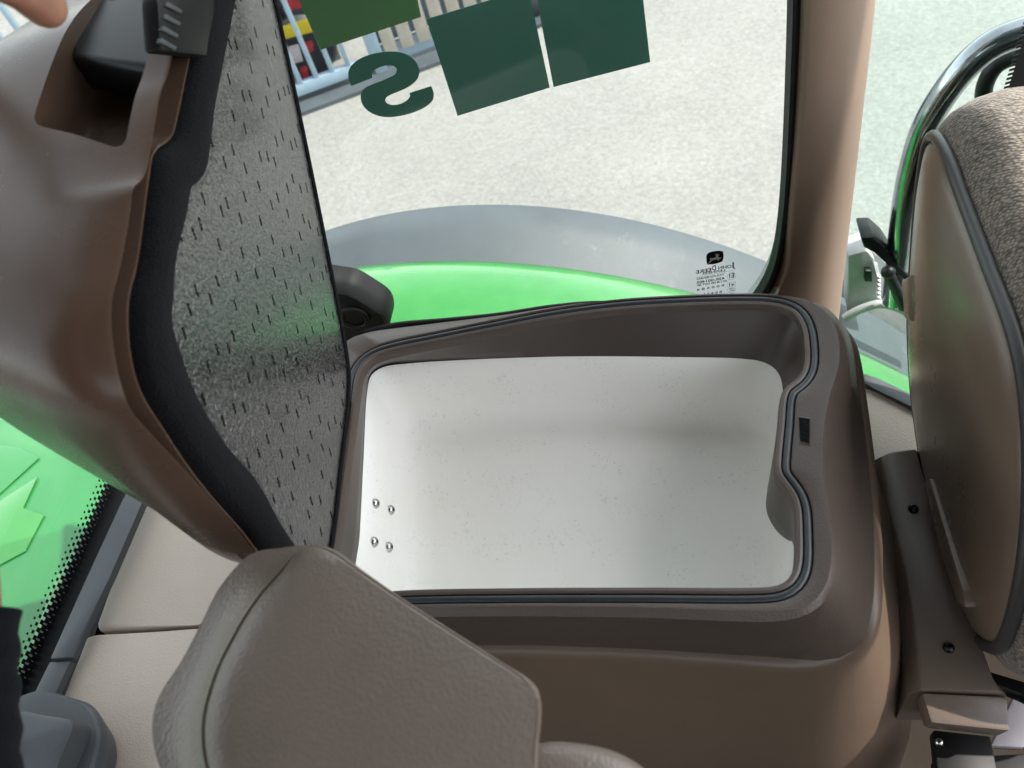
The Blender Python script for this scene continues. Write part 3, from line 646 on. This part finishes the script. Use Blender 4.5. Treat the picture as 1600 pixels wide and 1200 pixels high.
# black felt seal and grained liner panel
loft('felt_seal', [lr(offset2(Sl, -.0005), .006), lr(offset2(Sl, .0005), -.004), lr(offset2(Sl, -.0015), -.0075), lr(offset2(Sl, -.003), -.009), lr(offset2(Sl, -.004, 4)*.5+offset2(Pl, .003)*.5, -.0102), lr(offset2(Pl, .003), -.0100), lr(offset2(Pl, .0015), -.008), lr(offset2(Pl, .0), .004)], M['felt'], lid, smooth=60)
rr_ = [lr(offset2(Pl, .0045), .002), lr(offset2(Pl, .0045), -.004), lr(offset2(Pl, .002), -.0075), lr(offset2(Pl, -.003), -.0082)]
for k in (.8, .6, .4, .2): rr_.append([np.array(lp(*(c2+(q-c2)*k), -.0086)) for q in Pl])
po = loft('liner_panel', rr_, M['panel'], lid, cap1=True, smooth=50)
uvl = po.data.uv_layers.new(name='UVMap'); org = ORG[po]
for lpi in po.data.loops:
    co = np.array(po.data.vertices[lpi.vertex_index].co+org)-LP0
    uvl.data[lpi.index].uv = (float(co@HV)+1, float(co@LU)+1)
# latch handle and ribbed catch in the pocket
def le(u, v, t): return hit(u, v, LU, LP0+LU*t)
slab('latch_handle', [le(u, v, .372) for u, v in ((128, -150), (252, -150), (249, 20), (243, 106), (108, 88), (114, 20))], -LU*.028, M['black'], lid, bevel=.006, seg=4)
lm = slab('latch_mount', [hit(u, v, LN, LP0-LN*.013) for u, v in ((258, -90), (338, -90), (334, 20), (325, 88), (252, 80), (247, 0))], LN*.012, M['rubber'], lid, bevel=.003)
for k in range(4):
    v0 = 2+k*19
    slab('latch_rib', [hit(u, v, LN, LP0-LN*.0145) for u, v in ((262-k*3, v0), (286-k*3, v0+14), (284-k*3, v0+20), (259-k*3, v0+7))], LN*.003, M['slate'], lid, bevel=.0006)
# hinge barrel at the foot of the lid
tube('hinge', [lp(.004, .30, .006), lp(.004, .47, .006)], .009, M['brown_dark'], lid)

# black mount just beyond the box, below the glass
bmn = thing('black_mount', 'glossy black rubber mount peeking out between lid and green fender', 'mount', (-.36, .64, 2.1))
mp_ = [(532, 452), (548, 455), (575, 470), (600, 488), (607, 505), (604, 520), (560, 530), (500, 520), (495, 450)]
Q = spl([hy(*p, .68) for p in mp_], 60); cq = Q.mean(0)
loft('housing', [Q+np.array([0, .04, 0]), Q, cq+(Q-cq)*.93+np.array([0, -.006, 0]), cq+(Q-cq)*.8+np.array([0, -.007, 0])], M['rubber'], bmn, cap0=True, cap1=True)
qc = hy(553, 497, .67)
tube('ring', [qc+np.array([.017*math.cos(t), 0, .017*math.sin(t)]) for t in np.linspace(0, 2*math.pi, 30, endpoint=False)], .003, M['black'], bmn, closed=True, n=8)

ws = thing('weatherstrip', 'thin black weatherstrip between the box and the green fender', 'seal', tuple(hy(760, 494, .66)))
tube('strip', spl([hy(u, v, y) for u, v, y in ((570, 518, .655), (620, 508, .66), (700, 501, .665), (780, 493, .665), (860, 481, .67), (930, 475, .67), (1010, 478, .67))], 40, False), .004, M['rubber'], ws, n=8)

# ------------------------------------------------------------------ armrest in the foreground
ar = thing('armrest', 'grained brown armrest in the foreground, its end cut at an angle', 'armrest', (-.2, .1, 2.3))
ZA = 2.42
def smp(px, z): return spl([hz(u, v, z) for u, v in px], 300)
top_px = [(466, 868), (492, 859), (520, 868), (545, 885), (620, 937), (700, 989), (780, 1040), (822, 1067), (836, 1082), (838, 1105), (833, 1160), (830, 1250), (820, 1600), (600, 1700), (400, 1600), (362, 1250), (356, 1110), (364, 1060), (394, 1003), (430, 940)]
out_px = [(392, 866), (440, 856), (500, 852), (532, 864), (560, 886), (625, 932), (705, 984), (785, 1035), (828, 1062), (842, 1080), (843, 1105), (838, 1160), (834, 1250), (826, 1600), (600, 1720), (330, 1600), (275, 1250), (248, 1195), (238, 1150), (241, 1108), (256, 1074), (282, 1035), (312, 978), (345, 915)]
TP = smp(top_px, ZA); ca = TP.mean(0); aa = np.arctan2(TP[:, 1]-ca[1], TP[:, 0]-ca[0])
OP = angular(smp(out_px, ZA-.028), ca, aa)
crease = TP+(OP-TP)*.30; crease[:, 2] = ZA-.0085
cre2 = TP+(OP-TP)*.20; cre2[:, 2] = ZA-.0035
def inner_(k, dz):
    q = ca+(TP-ca)*k; q[:, 2] = ZA+dz; return q
lowr = OP.copy(); lowr[:, 2] -= .012; lowr[:, :2] = offset2(lowr[:, :2], -.001)
low2 = OP.copy(); low2[:, 2] -= .05; low2[:, :2] = offset2(low2[:, :2], -.01)
pad_o = loft('pad', [inner_(.5, .002), inner_(.8, .0015), inner_(.94, .0005), TP, cre2, crease, down(crease, -.0015, -.003)], M['brown_arm'], ar, cap0=True, smooth=60)
loft('shell', [down(crease, -.003, -.005), down(crease, .0006, .0012), TP+(OP-TP)*.46-np.array([0, 0, .004]), TP+(OP-TP)*.8-np.array([0, 0, .004]), OP, lowr, low2], M['brown_arm'], ar, cap1=True, smooth=60)
tube('support_tube', [hz(u, v, z) for u, v, z in spl([(800, 1215, 2.34), (850, 1195, 2.34), (905, 1196, 2.335), (965, 1212, 2.325), (1010, 1250, 2.31), (1040, 1330, 2.28)], 30, False)], .011, M['brown_arm'], ar)

# ------------------------------------------------------------------ right-hand beige panel and black strip
rpn = thing('side_panel', 'sunlit beige panel between the cool box and the folding seat', 'trim panel', (.24, .55, 1.5))
slab('cover', [hz(u, v, 1.90) for u, v in ((1300, 560), (1334, 582), (1352, 590), (1428, 634), (1530, 695), (1700, 800), (1700, 900), (1500, 830), (1340, 760), (1280, 720))], (0, 0, -.03), M['beige'], rpn, bevel=.004)
rows = []
for y, z in ((.50, 1.868), (.49, 1.86), (.46, 1.82), (.43, 1.72), (.40, 1.69), (.20, 1.67), (-.15, 1.66), (-.17, 1.46)):
    rows.append([(x, y+.28*(x-.2)*(1 if y > .5 else .3), z) for x in np.linspace(.08, 1.1, 20)])
loft('lower_cover', rows, M['darkcover'], rpn, closed=False, smooth=60, label='dark brown lower face of the side panel')
slab('edge_strip', [hz(*p, 1.908) for p in ((1350, 583), (1372, 590), (1428, 618), (1540, 685), (1540, 702), (1428, 637), (1368, 606), (1350, 600))], (0, 0, -.012), M['slate'], rpn, bevel=.002)

# ------------------------------------------------------------------ seat-hinge cover
hc = thing('hinge_cover', 'long brown hinge cover with two black bolts beside the seat shell', 'cover', (.22, .35, 1.95))
ZH = 2.0
cov = [(1380, 712), (1392, 704), (1430, 700), (1438, 706), (1452, 800), (1500, 930), (1522, 980), (1540, 1050), (1575, 1085), (1440, 1078), (1418, 900), (1388, 780)]
CP = [hz(u, v, ZH) for u, v in cov]; cc = np.mean(CP, 0)
bm = bmesh.new(); rg = [CP, [p+np.array([-.010, 0, -.012]) if i in (0, 10, 11, 9) else p+np.array([0, 0, -.01]) for i, p in enumerate(CP)], [p+np.array([-.012, -.006, -.07]) for p in CP]]
add_loft(bm, rg); f = bm.faces.new([v for v in bm.verts][:12])
bmesh.ops.bevel(bm, geom=list(f.edges), offset=.004, segments=3, affect='EDGES', profile=.5)
bm_link('cover', bm, M['hinge'], hc, 40)
ec = [hz(u, v, z) for u, v, z in ((1440, 1082, ZH), (1574, 1088, ZH), (1579, 1143, ZH-.01), (1455, 1130, ZH-.01))]
slab('end_cap', ec, (0, .004, -.03), M['hinge'], hc, bevel=.003)
for u, v in ((1427, 795), (1482, 1012)):
    dome('bolt', hz(u, v, ZH+.0005), (0, 0, 1), .0052, .004, M['black'], hc, recess=.0022)
hb = thing('seat_bracket', 'black steel bracket under the brown hinge cover', 'bracket', (.22, .18, 1.9))
slab('plate', [hz(*p, 1.93) for p in ((1458, 1140), (1548, 1150), (1570, 1260), (1470, 1260))], (0, 0, -.02), M['rubber'], hb, bevel=.002)
slab('arm', [hz(*p, 1.97) for p in ((1510, 1040), (1530, 1045), (1600, 1066), (1700, 1110), (1690, 1130), (1600, 1080), (1540, 1062), (1512, 1056))], (0, 0, -.02), M['black'], hb, bevel=.003)
slab('lower_plate', [hz(*p, 1.90) for p in ((1460, 1185), (1700, 1172), (1700, 1300), (1465, 1300))], (0, 0, -.02), M['rubber'], hb, bevel=.002)
slab('cross_plate', [hz(*p, 1.90) for p in ((1548, 1165), (1600, 1168), (1660, 1080), (1590, 1075))], (0, 0, -.012), M['greyplast'], hb, bevel=.002)
dome('bolt', hz(1467, 1160, 1.932), (0, 0, 1), .004, .004, M['steel'], hb)

# ------------------------------------------------------------------ folding seat
seat = thing('folding_seat', 'taupe fabric seat folded upright with a brown plastic side shell', 'seat', (.33, .5, 1.9))
sh_px = [(1448, 218), (1438, 262), (1427, 380), (1421, 500), (1425, 600), (1432, 660), (1450, 770), (1480, 880), (1510, 975), (1535, 1003), (1553, 1004), (1572, 960), (1590, 870), (1598, 740), (1590, 600), (1572, 520), (1535, 420), (1498, 320), (1468, 240)]
SX = .25
SP_ = spl([hx(u, v, SX)for u, v in sh_px], 200); cs = SP_.mean(0)
def sr_(k, dx, g=0): 
    q = SP_.copy(); q2 = offset2(q[:, 1:], g); q = np.column_stack([np.full(len(q), SX+dx), cs[1]+(q2[:, 0]-cs[1])*k, cs[2]+(q2[:, 1]-cs[2])*k]); return q
loft('side_shell', [sr_(.4, -.013), sr_(.7, -.011), sr_(.9, -.006), sr_(.975, -.001), sr_(1, .004), sr_(1.0, .03)], M['taupe'], seat, cap0=True, smooth=60)
pp = sr_(1.0, .004, .0035)
tube('piping', pp, .0062, M['piping'], seat, n=10, closed=True)
loft('cushion', [sr_(1.0, .006, .001), sr_(1.0, .012, .014), sr_(1.0, .022, .026), sr_(1.0, .04, .036), sr_(1.0, .065, .042), sr_(1.0, .10, .042), sr_(1.0, .13, .034), sr_(1.0, .15, .02), sr_(.8, .16, 0)], M['fabric'], seat, cap1=True, smooth=60)
# hinge tab on the shell edge at left
slab('hinge_tab', [hx(*p, SX-.012) for p in ((1408, 438), (1424, 428), (1430, 470), (1428, 505), (1412, 498))], (.016, 0, 0), M['taupe'], seat, bevel=.003)
slab('pivot_plate', [hx(*p, SX-.016) for p in ((1443, 752), (1452, 748), (1505, 925), (1508, 950), (1496, 945), (1470, 870))], (.02, 0, 0), M['taupe'], seat, bevel=.002)

# ------------------------------------------------------------------ grab rail outside with its bracket, lamp and hose
rail = thing('grab_rail', 'glossy black tubular rail bending over beyond the seat', 'rail', tuple(hy(1400, 400, 1.02)))
YR = 1.02
rpts = [hy(u, v, YR) for u, v in ((1396, 470), (1404, 400), (1412, 330), (1425, 262), (1447, 195), (1480, 140), (1515, 98), (1550, 70), (1600, 50), (1680, 35))]
tube('rail_tube', spl(rpts, 60, False), .0185, M['chrome'], rail, n=20)
tube('inner_tube', spl([hy(u, v, YR+.1) for u, v in ((1536, 260), (1537, 180), (1540, 130), (1560, 100), (1620, 78))], 30, False), .012, M['black'], rail, n=14)
brk = thing('lamp_bracket', 'dark flat bracket holding a grey work lamp at the foot of the rail', 'bracket', tuple(hy(1390, 420, 1.0)))
slab('bracket_strap', [hy(u, v, 1.0) for u, v in ((1345, 372), (1366, 371), (1384, 388), (1400, 412), (1432, 442), (1430, 452), (1392, 418), (1368, 392), (1350, 388))], (0, .05, 0), M['black'], brk, bevel=.003)
bm = bmesh.new(); bmesh.ops.create_uvsphere(bm, u_segments=20, v_segments=12, radius=.0115, matrix=Matrix.Translation(Vector(hy(1388, 425, .99)))); bm_link('ball_joint', bm, M['black'], brk)
tube('joint_arm', [hy(1388, 427, .99), hy(1400, 452, .99), hy(1412, 480, .99)], .009, M['black'], brk)
lamp = thing('work_lamp', 'pale grey lamp housing with a ribbed edge half hidden by the pillar', 'lamp', tuple(hy(1350, 470, 1.06)))
bm = bmesh.new(); pr = [(1325, 400), (1355, 392), (1366, 405), (1370, 430), (1372, 480), (1325, 490)]
add_slab(bm, [hy(u, v, 1.06) for u, v in pr], (0, .05, 0), .003)
for k in range(8):
    v0 = 432+k*6.5; add_slab(bm, [hy(u, v, 1.062) for u, v in ((1371, v0), (1377, v0+3), (1371, v0+5))], (0, .04, 0))
bm_link('housing', bm, M['greyplast'], lamp, 35)
slab('socket', [hy(u, v, 1.05) for u, v in ((1352, 423), (1362, 424), (1363, 441), (1351, 440))], (0, .012, 0), M['black'], lamp, bevel=.001)
hose = thing('hose', 'pale grey hose curving past the lamp over the tyre', 'hose', tuple(hy(1370, 490, 1.04)))
tube('hose_tube', spl([hy(u, v, 1.04) for u, v in ((1320, 497), (1345, 483), (1375, 475), (1402, 480), (1430, 496), (1460, 520))], 30, False), .008, M['greyplast'], hose)
ft = thing('outer_tyre', 'dark grey rounded tyre shoulder behind the pillar foot', 'tyre', tuple(hy(1370, 580, 1.14)))
bm = bmesh.new(); tp = spl([hy(u, v, 1.16) for u, v in ((1300, 520), (1330, 500), (1365, 492), (1400, 505), (1430, 540), (1470, 610), (1380, 700), (1280, 640))], 60)
ct = tp.mean(0); add_loft(bm, [tp+np.array([0, .2, 0]), tp, ct+(tp-ct)*.93+np.array([0, -.02, 0]), ct+(tp-ct)*.7+np.array([0, -.03, 0])], cap0=True, cap1=True)
bm_link('shoulder', bm, M['tyre'], ft, 50)

# ------------------------------------------------------------------ control console bottom left
cn = thing('control_console', 'slate grey control console with a raised pad at the bottom left corner', 'console', tuple(hz(60, 1180, 2.05)))
ZC = 1.985
cpx = [(60, 1076), (110, 1086), (140, 1098), (156, 1122), (160, 1155), (148, 1205), (100, 1330), (-120, 1330), (-150, 1150), (-30, 1110), (20, 1090)]
C1 = spl([hz(u, v, ZC) for u, v in cpx], 120); ccn = C1.mean(0)
def cr(k, dz): q = ccn+(C1-ccn)*k; q[:, 2] = ZC+dz; return q
loft('housing', [cr(.86, -.055), cr(.955, -.02), cr(.985, -.008), cr(.975, -.001), cr(.95, .002), cr(.8, .004)], M['slate'], cn, cap0=True, cap1=True)
pd = [(28, 1112), (70, 1118), (112, 1128), (112, 1142), (92, 1190), (70, 1260), (-100, 1260), (-120, 1140)]
C3 = spl([hz(u, v, ZC+.030) for u, v in pd], 100); c3 = C3.mean(0)
loft('raised_pad', [c3+(C3-c3)*1.04-np.array([0, 0, .033]), c3+(C3-c3)*1.01-np.array([0, 0, .006]), C3, c3+(C3-c3)*.9+np.array([0, 0, .003])], M['slate'], cn, cap1=True)
bm = bmesh.new(); bmesh.ops.create_uvsphere(bm, u_segments=24, v_segments=14, radius=.011, matrix=Matrix.Translation(Vector(hz(-6, 1155, ZC+.045)))); bm_link('knob', bm, M['black'], cn)

# ------------------------------------------------------------------ person reaching in from the left: forearm, hand, two fingertips in view
def skin_chain(name, chains, m, parent, sub=2):
    """chains: list of lists of (pos, radius); first vertex shared is index 0 of first chain"""
    verts, edges, rad = [], [], []
    for ch in chains:
        prev = ch[0] if isinstance(ch[0], int) else None
        for it_ in (ch[1:] if prev is not None else ch):
            verts.append(tuple(it_[0])); rad.append(it_[1])
            if prev is not None: edges.append((prev, len(verts)-1))
            prev = len(verts)-1
    me = bpy.data.meshes.new(name); me.from_pydata(verts, edges, [])
    ob = bpy.data.objects.new(name, me); COL.objects.link(ob)
    md = ob.modifiers.new('skin', 'SKIN'); md.use_smooth_shade = True
    for i, r in enumerate(rad):
        me.skin_vertices[0].data[i].radius = (r, r*.92)
    me.skin_vertices[0].data[0].use_root = True
    s = ob.modifiers.new('sub', 'SUBSURF'); s.levels = sub; s.render_levels = sub
    bpy.context.view_layer.update(); dg = bpy.context.evaluated_depsgraph_get()
    nm = bpy.data.meshes.new_from_object(ob.evaluated_get(dg)); bpy.data.objects.remove(ob); bpy.data.meshes.remove(me)
    nm.materials.clear(); return nm
def at(u, v, d): return CAMPOS+ray(u, v)*d
person = thing('person', 'arm in a black sleeve reaching in from the left, fingertips holding the lid', 'person', tuple(at(-90, 1150, .5)))
HD = .50
hand = at(-70, -170, HD+.02); wrist = at(-190, 150, HD-.02)
chains = [
 [(at(-155, 1400, .46), .046), (at(-147, 1150, .47), .041), (at(-122, 930, .48), .036), (at(-150, 640, .485), .034), (at(-185, 330, .485), .028), (wrist, .026), (at(-150, 20, HD-.01), .033), (hand, .036)],
 [6, (at(-80, -60, HD-.02), .018), (at(10, -40, HD-.01), .0145), (at(58, -5, HD+.005), .0135), (at(86, 30, HD+.02), .0118)],       # thumb
 [7, (at(30, -180, HD+.03), .0135), (at(110, -110, HD+.045), .0115), (at(162, -40, HD+.06), .010), (at(176, -2, HD+.072), .0085)],   # index
 [7, (at(20, -250, HD+.05), .013), (at(130, -200, HD+.07), .0115), (at(200, -140, HD+.08), .010), (at(225, -80, HD+.095), .0085)],
 [7, (at(0, -310, HD+.06), .012), (at(110, -290, HD+.08), .011), (at(200, -240, HD+.095), .0095), (at(245, -170, HD+.105), .008)],
 [7, (at(-50, -360, HD+.06), .011), (at(60, -370, HD+.085), .0095), (at(140, -330, HD+.10), .008), (at(190, -280, HD+.11), .007)]]
nmh = skin_chain('person_body', chains, M['skin'], person)
link('arm_and_hand', nmh, M['skin'], person, None)
for p in nmh.polygons: p.use_smooth = True
sl_pts = [at(u, v, d) for u, v, d in ((-178, 1420, .46), (-172, 1250, .465), (-163, 1150, .47), (-155, 1060, .475), (-146, 985, .478), (-144, 968, .4785))]
tube('sleeve', spl(sl_pts, 24, False), np.linspace(.050, .045, 24)*np.array([1+.02*math.sin(k*1.7) for k in range(24)]), M['sleeve'], person, n=40)

# ------------------------------------------------------------------ yard: slatted gate, board fence, machine behind
A0, A1 = hz(455, 172, 0), hz(560, 133, 0)
d0 = (A1-A0)/np.linalg.norm(A1-A0); n0 = np.array([-d0[1], d0[0], 0])
if n0[1] < 0: n0 = -n0
gate = thing('yard_gate', 'pale blue barred gate beyond the letter on the side window', 'gate', tuple(A0))
def bar(name, p, d, wdt, z0, z1, dep, m, parent):
    p = np.array(p); a_ = p-d*wdt/2; b_ = p+d*wdt/2
    slab(name, [np.array([*a_[:2], z0]), np.array([*b_[:2], z0]), np.array([*b_[:2]+0, z0])+n0*dep, np.array([*a_[:2], z0])+n0*dep], (0, 0, z1-z0), m, parent, bevel=.004)
for k in range(-16, 5):
    p = A0+d0*(.02+.118*k)
    bar('gate_bar', p, d0, .034, .15, 2.0, .03, M['fence'], gate)
bar('lower_rail', A0+d0*(-.7), d0, 2.7, .07, .155, .05, M['fence'], gate)
bar('upper_rail', A0+d0*(-.7), d0, 2.7, 2.0, 2.07, .05, M['fence'], gate)
bar('gate_post', A0+d0*.70, d0, .09, 0, 2.2, .09, M['fence'], gate)
fnc = thing('board_fence', 'cream boards with blue gaps between the gate and the vinyl squares', 'fence', tuple(A0+d0*1.2))
B0 = A0+d0*.76
for k in range(7):
    bar('board', B0+d0*(.05+.125*k)+n0*.02, d0, .09, .12, 1.9, .02, M['cream'], fnc)
bar('frame_rail', B0+d0*.46+n0*.05, d0, .96, .05, .18, .03, M['fence'], fnc)
bar('back_sheet', B0+d0*.46+n0*.09, d0, .96, .18, 1.9, .01, M['fence'], fnc)
bar('fence_post', B0+d0*1.0, d0, .16, 0, 2.1, .05, M['fence'], fnc)
kb = slab('border_strip', [A0-d0*3-n0*.14, A0+d0*2.0-n0*.14, A0+d0*2.0+n0*.1, A0-d0*3+n0*.1], (0, 0, .03), M['ext'], None, smooth=None); tag(kb, 'low grey border strip under the gate', kind='structure')  # grey strip laid on the ground below the gate
mch = thing('yard_machine', 'dark machine with red and yellow parts behind the barred gate', 'machine', tuple(A0+n0*.5))
def mb(name, s, wd, z0, z1, m, dep=.3, off=.3):
    bar(name, A0+d0*s+n0*off, d0, wd, z0, z1, dep, m, mch)
mb('chassis', -.2, 1.5, .12, .9, M['darkmetal'], .5, .45)
def mq(name, px, m, off=.16):
    slab(name, [hit(u, v, n0, A0+n0*off) for u, v in px], n0*.06, m, mch, bevel=.004)
mq('yellow_panel', ((436, 48), (484, 33), (490, 50), (440, 63)), M['yellow'])
mq('red_panel', ((440, -6), (474, -14), (474, 12), (446, 18)), M['red'])
mq('red_light', ((476, 72), (489, 68), (490, 80), (479, 85)), M['red'])
mq('red_hose', ((470, 110), (480, 108), (486, 132), (476, 136)), M['red'], .17)
mq('grey_cover', ((452, 78), (468, 74), (474, 96), (458, 100)), M['greyplast'], .18)
mb('housing', .36, .30, .2, .50, M['darkmetal'], .1, .34)
mb('yellow_panel', -.5, .4, .9, 1.0, M['yellow'], .06, .36)
for s_ in (-.45, .25):
    bm = bmesh.new(); c = A0+d0*s_+n0*.30; rings = []
    for rr, dd in ((.05, 0), (.20, 0), (.23, .03), (.23, .13), (.2, .16), (.05, .16)):
        rings.append([c+d0*rr*math.cos(t)+n0*dd+np.array([0, 0, .23+rr*math.sin(t)]) for t in np.linspace(0, 2*math.pi, 32, endpoint=False)])
    add_loft(bm, rings, cap0=True, cap1=True); bm_link('wheel', bm, M['darkmetal'], mch, 40)
cst = thing('fence_wheel', 'small dark jockey wheel at the foot of the last blue fence post', 'wheel', tuple(B0+d0*1.12))
bm = bmesh.new(); c = B0+d0*1.14-n0*.03
rings = [[c+d0*rr*math.cos(t)+n0*dd+np.array([0, 0, .10+rr*math.sin(t)]) for t in np.linspace(0, 2*math.pi, 28, endpoint=False)] for rr, dd in ((.02, -.01), (.08, 0), (.1, .015), (.1, .05), (.08, .06))]
add_loft(bm, rings, cap0=True, cap1=True); bm_link('tyre', bm, M['darkmetal'], cst, 40)
bar('fork', c+d0*-.02, d0, .03, .1, .5, .03, M['fence'], cst)

# ------------------------------------------------------------------ unseen rest of the cab (roof, floor) and added walls: they shade the interior
cab = thing('cab_shell', 'cab roof and floor around the cool box and seats', 'cab', (0, 0, 1.4))
slab('roof', [(-1.0, -.95, 3.16), (.88, -.95, 3.16), (.88, .95, 3.16), (.2, .87, 3.16), (-.2, .68, 3.16), (-1.0, .5, 3.16)], (0, 0, .14), M['roof'], cab, bevel=.02)  # outline shaped to put sun on pillar and hood, shade on the box
box('floor', (-1.0, -.95, 1.40), (1.1, .80, 1.46), M['floor'], cab, bevel=.01)
box('added_far_wall', (-.95, -.95, 1.46), (1.1, -.91, 2.72), M['floor'], cab)  # added out of view to close off light from the near side
box('added_rear_wall', (1.06, -.95, 1.46), (1.10, .62, 2.05), M['brown_dark'], cab)  # added out of view to hold sun off the floor
ds = thing('added_dark_seat', 'added dark seat out of view behind the viewpoint, holding back light', 'seat', (-.1, -.5, 1.46))  # unseen dark mass added to darken faces turned to the viewer
box('cushion', (-.40, -.75, 1.75), (.35, -.20, 1.92), M['floor'], ds, bevel=.04)
box('backrest', (-.40, -.88, 1.92), (.35, -.72, 2.60), M['floor'], ds, bevel=.04)
box('pedestal', (-.2, -.6, 1.46), (.2, -.3, 1.75), M['floor'], ds, bevel=.01)
sw = [gs(-.74, 1.46, .0), gs(.12, 1.46, .0), gs(.12, zb-.02, .0), gs(-.74, zb-.02, .0)]
slab('side_wall', sw, GN*.03, M['brown_dark'], cab)
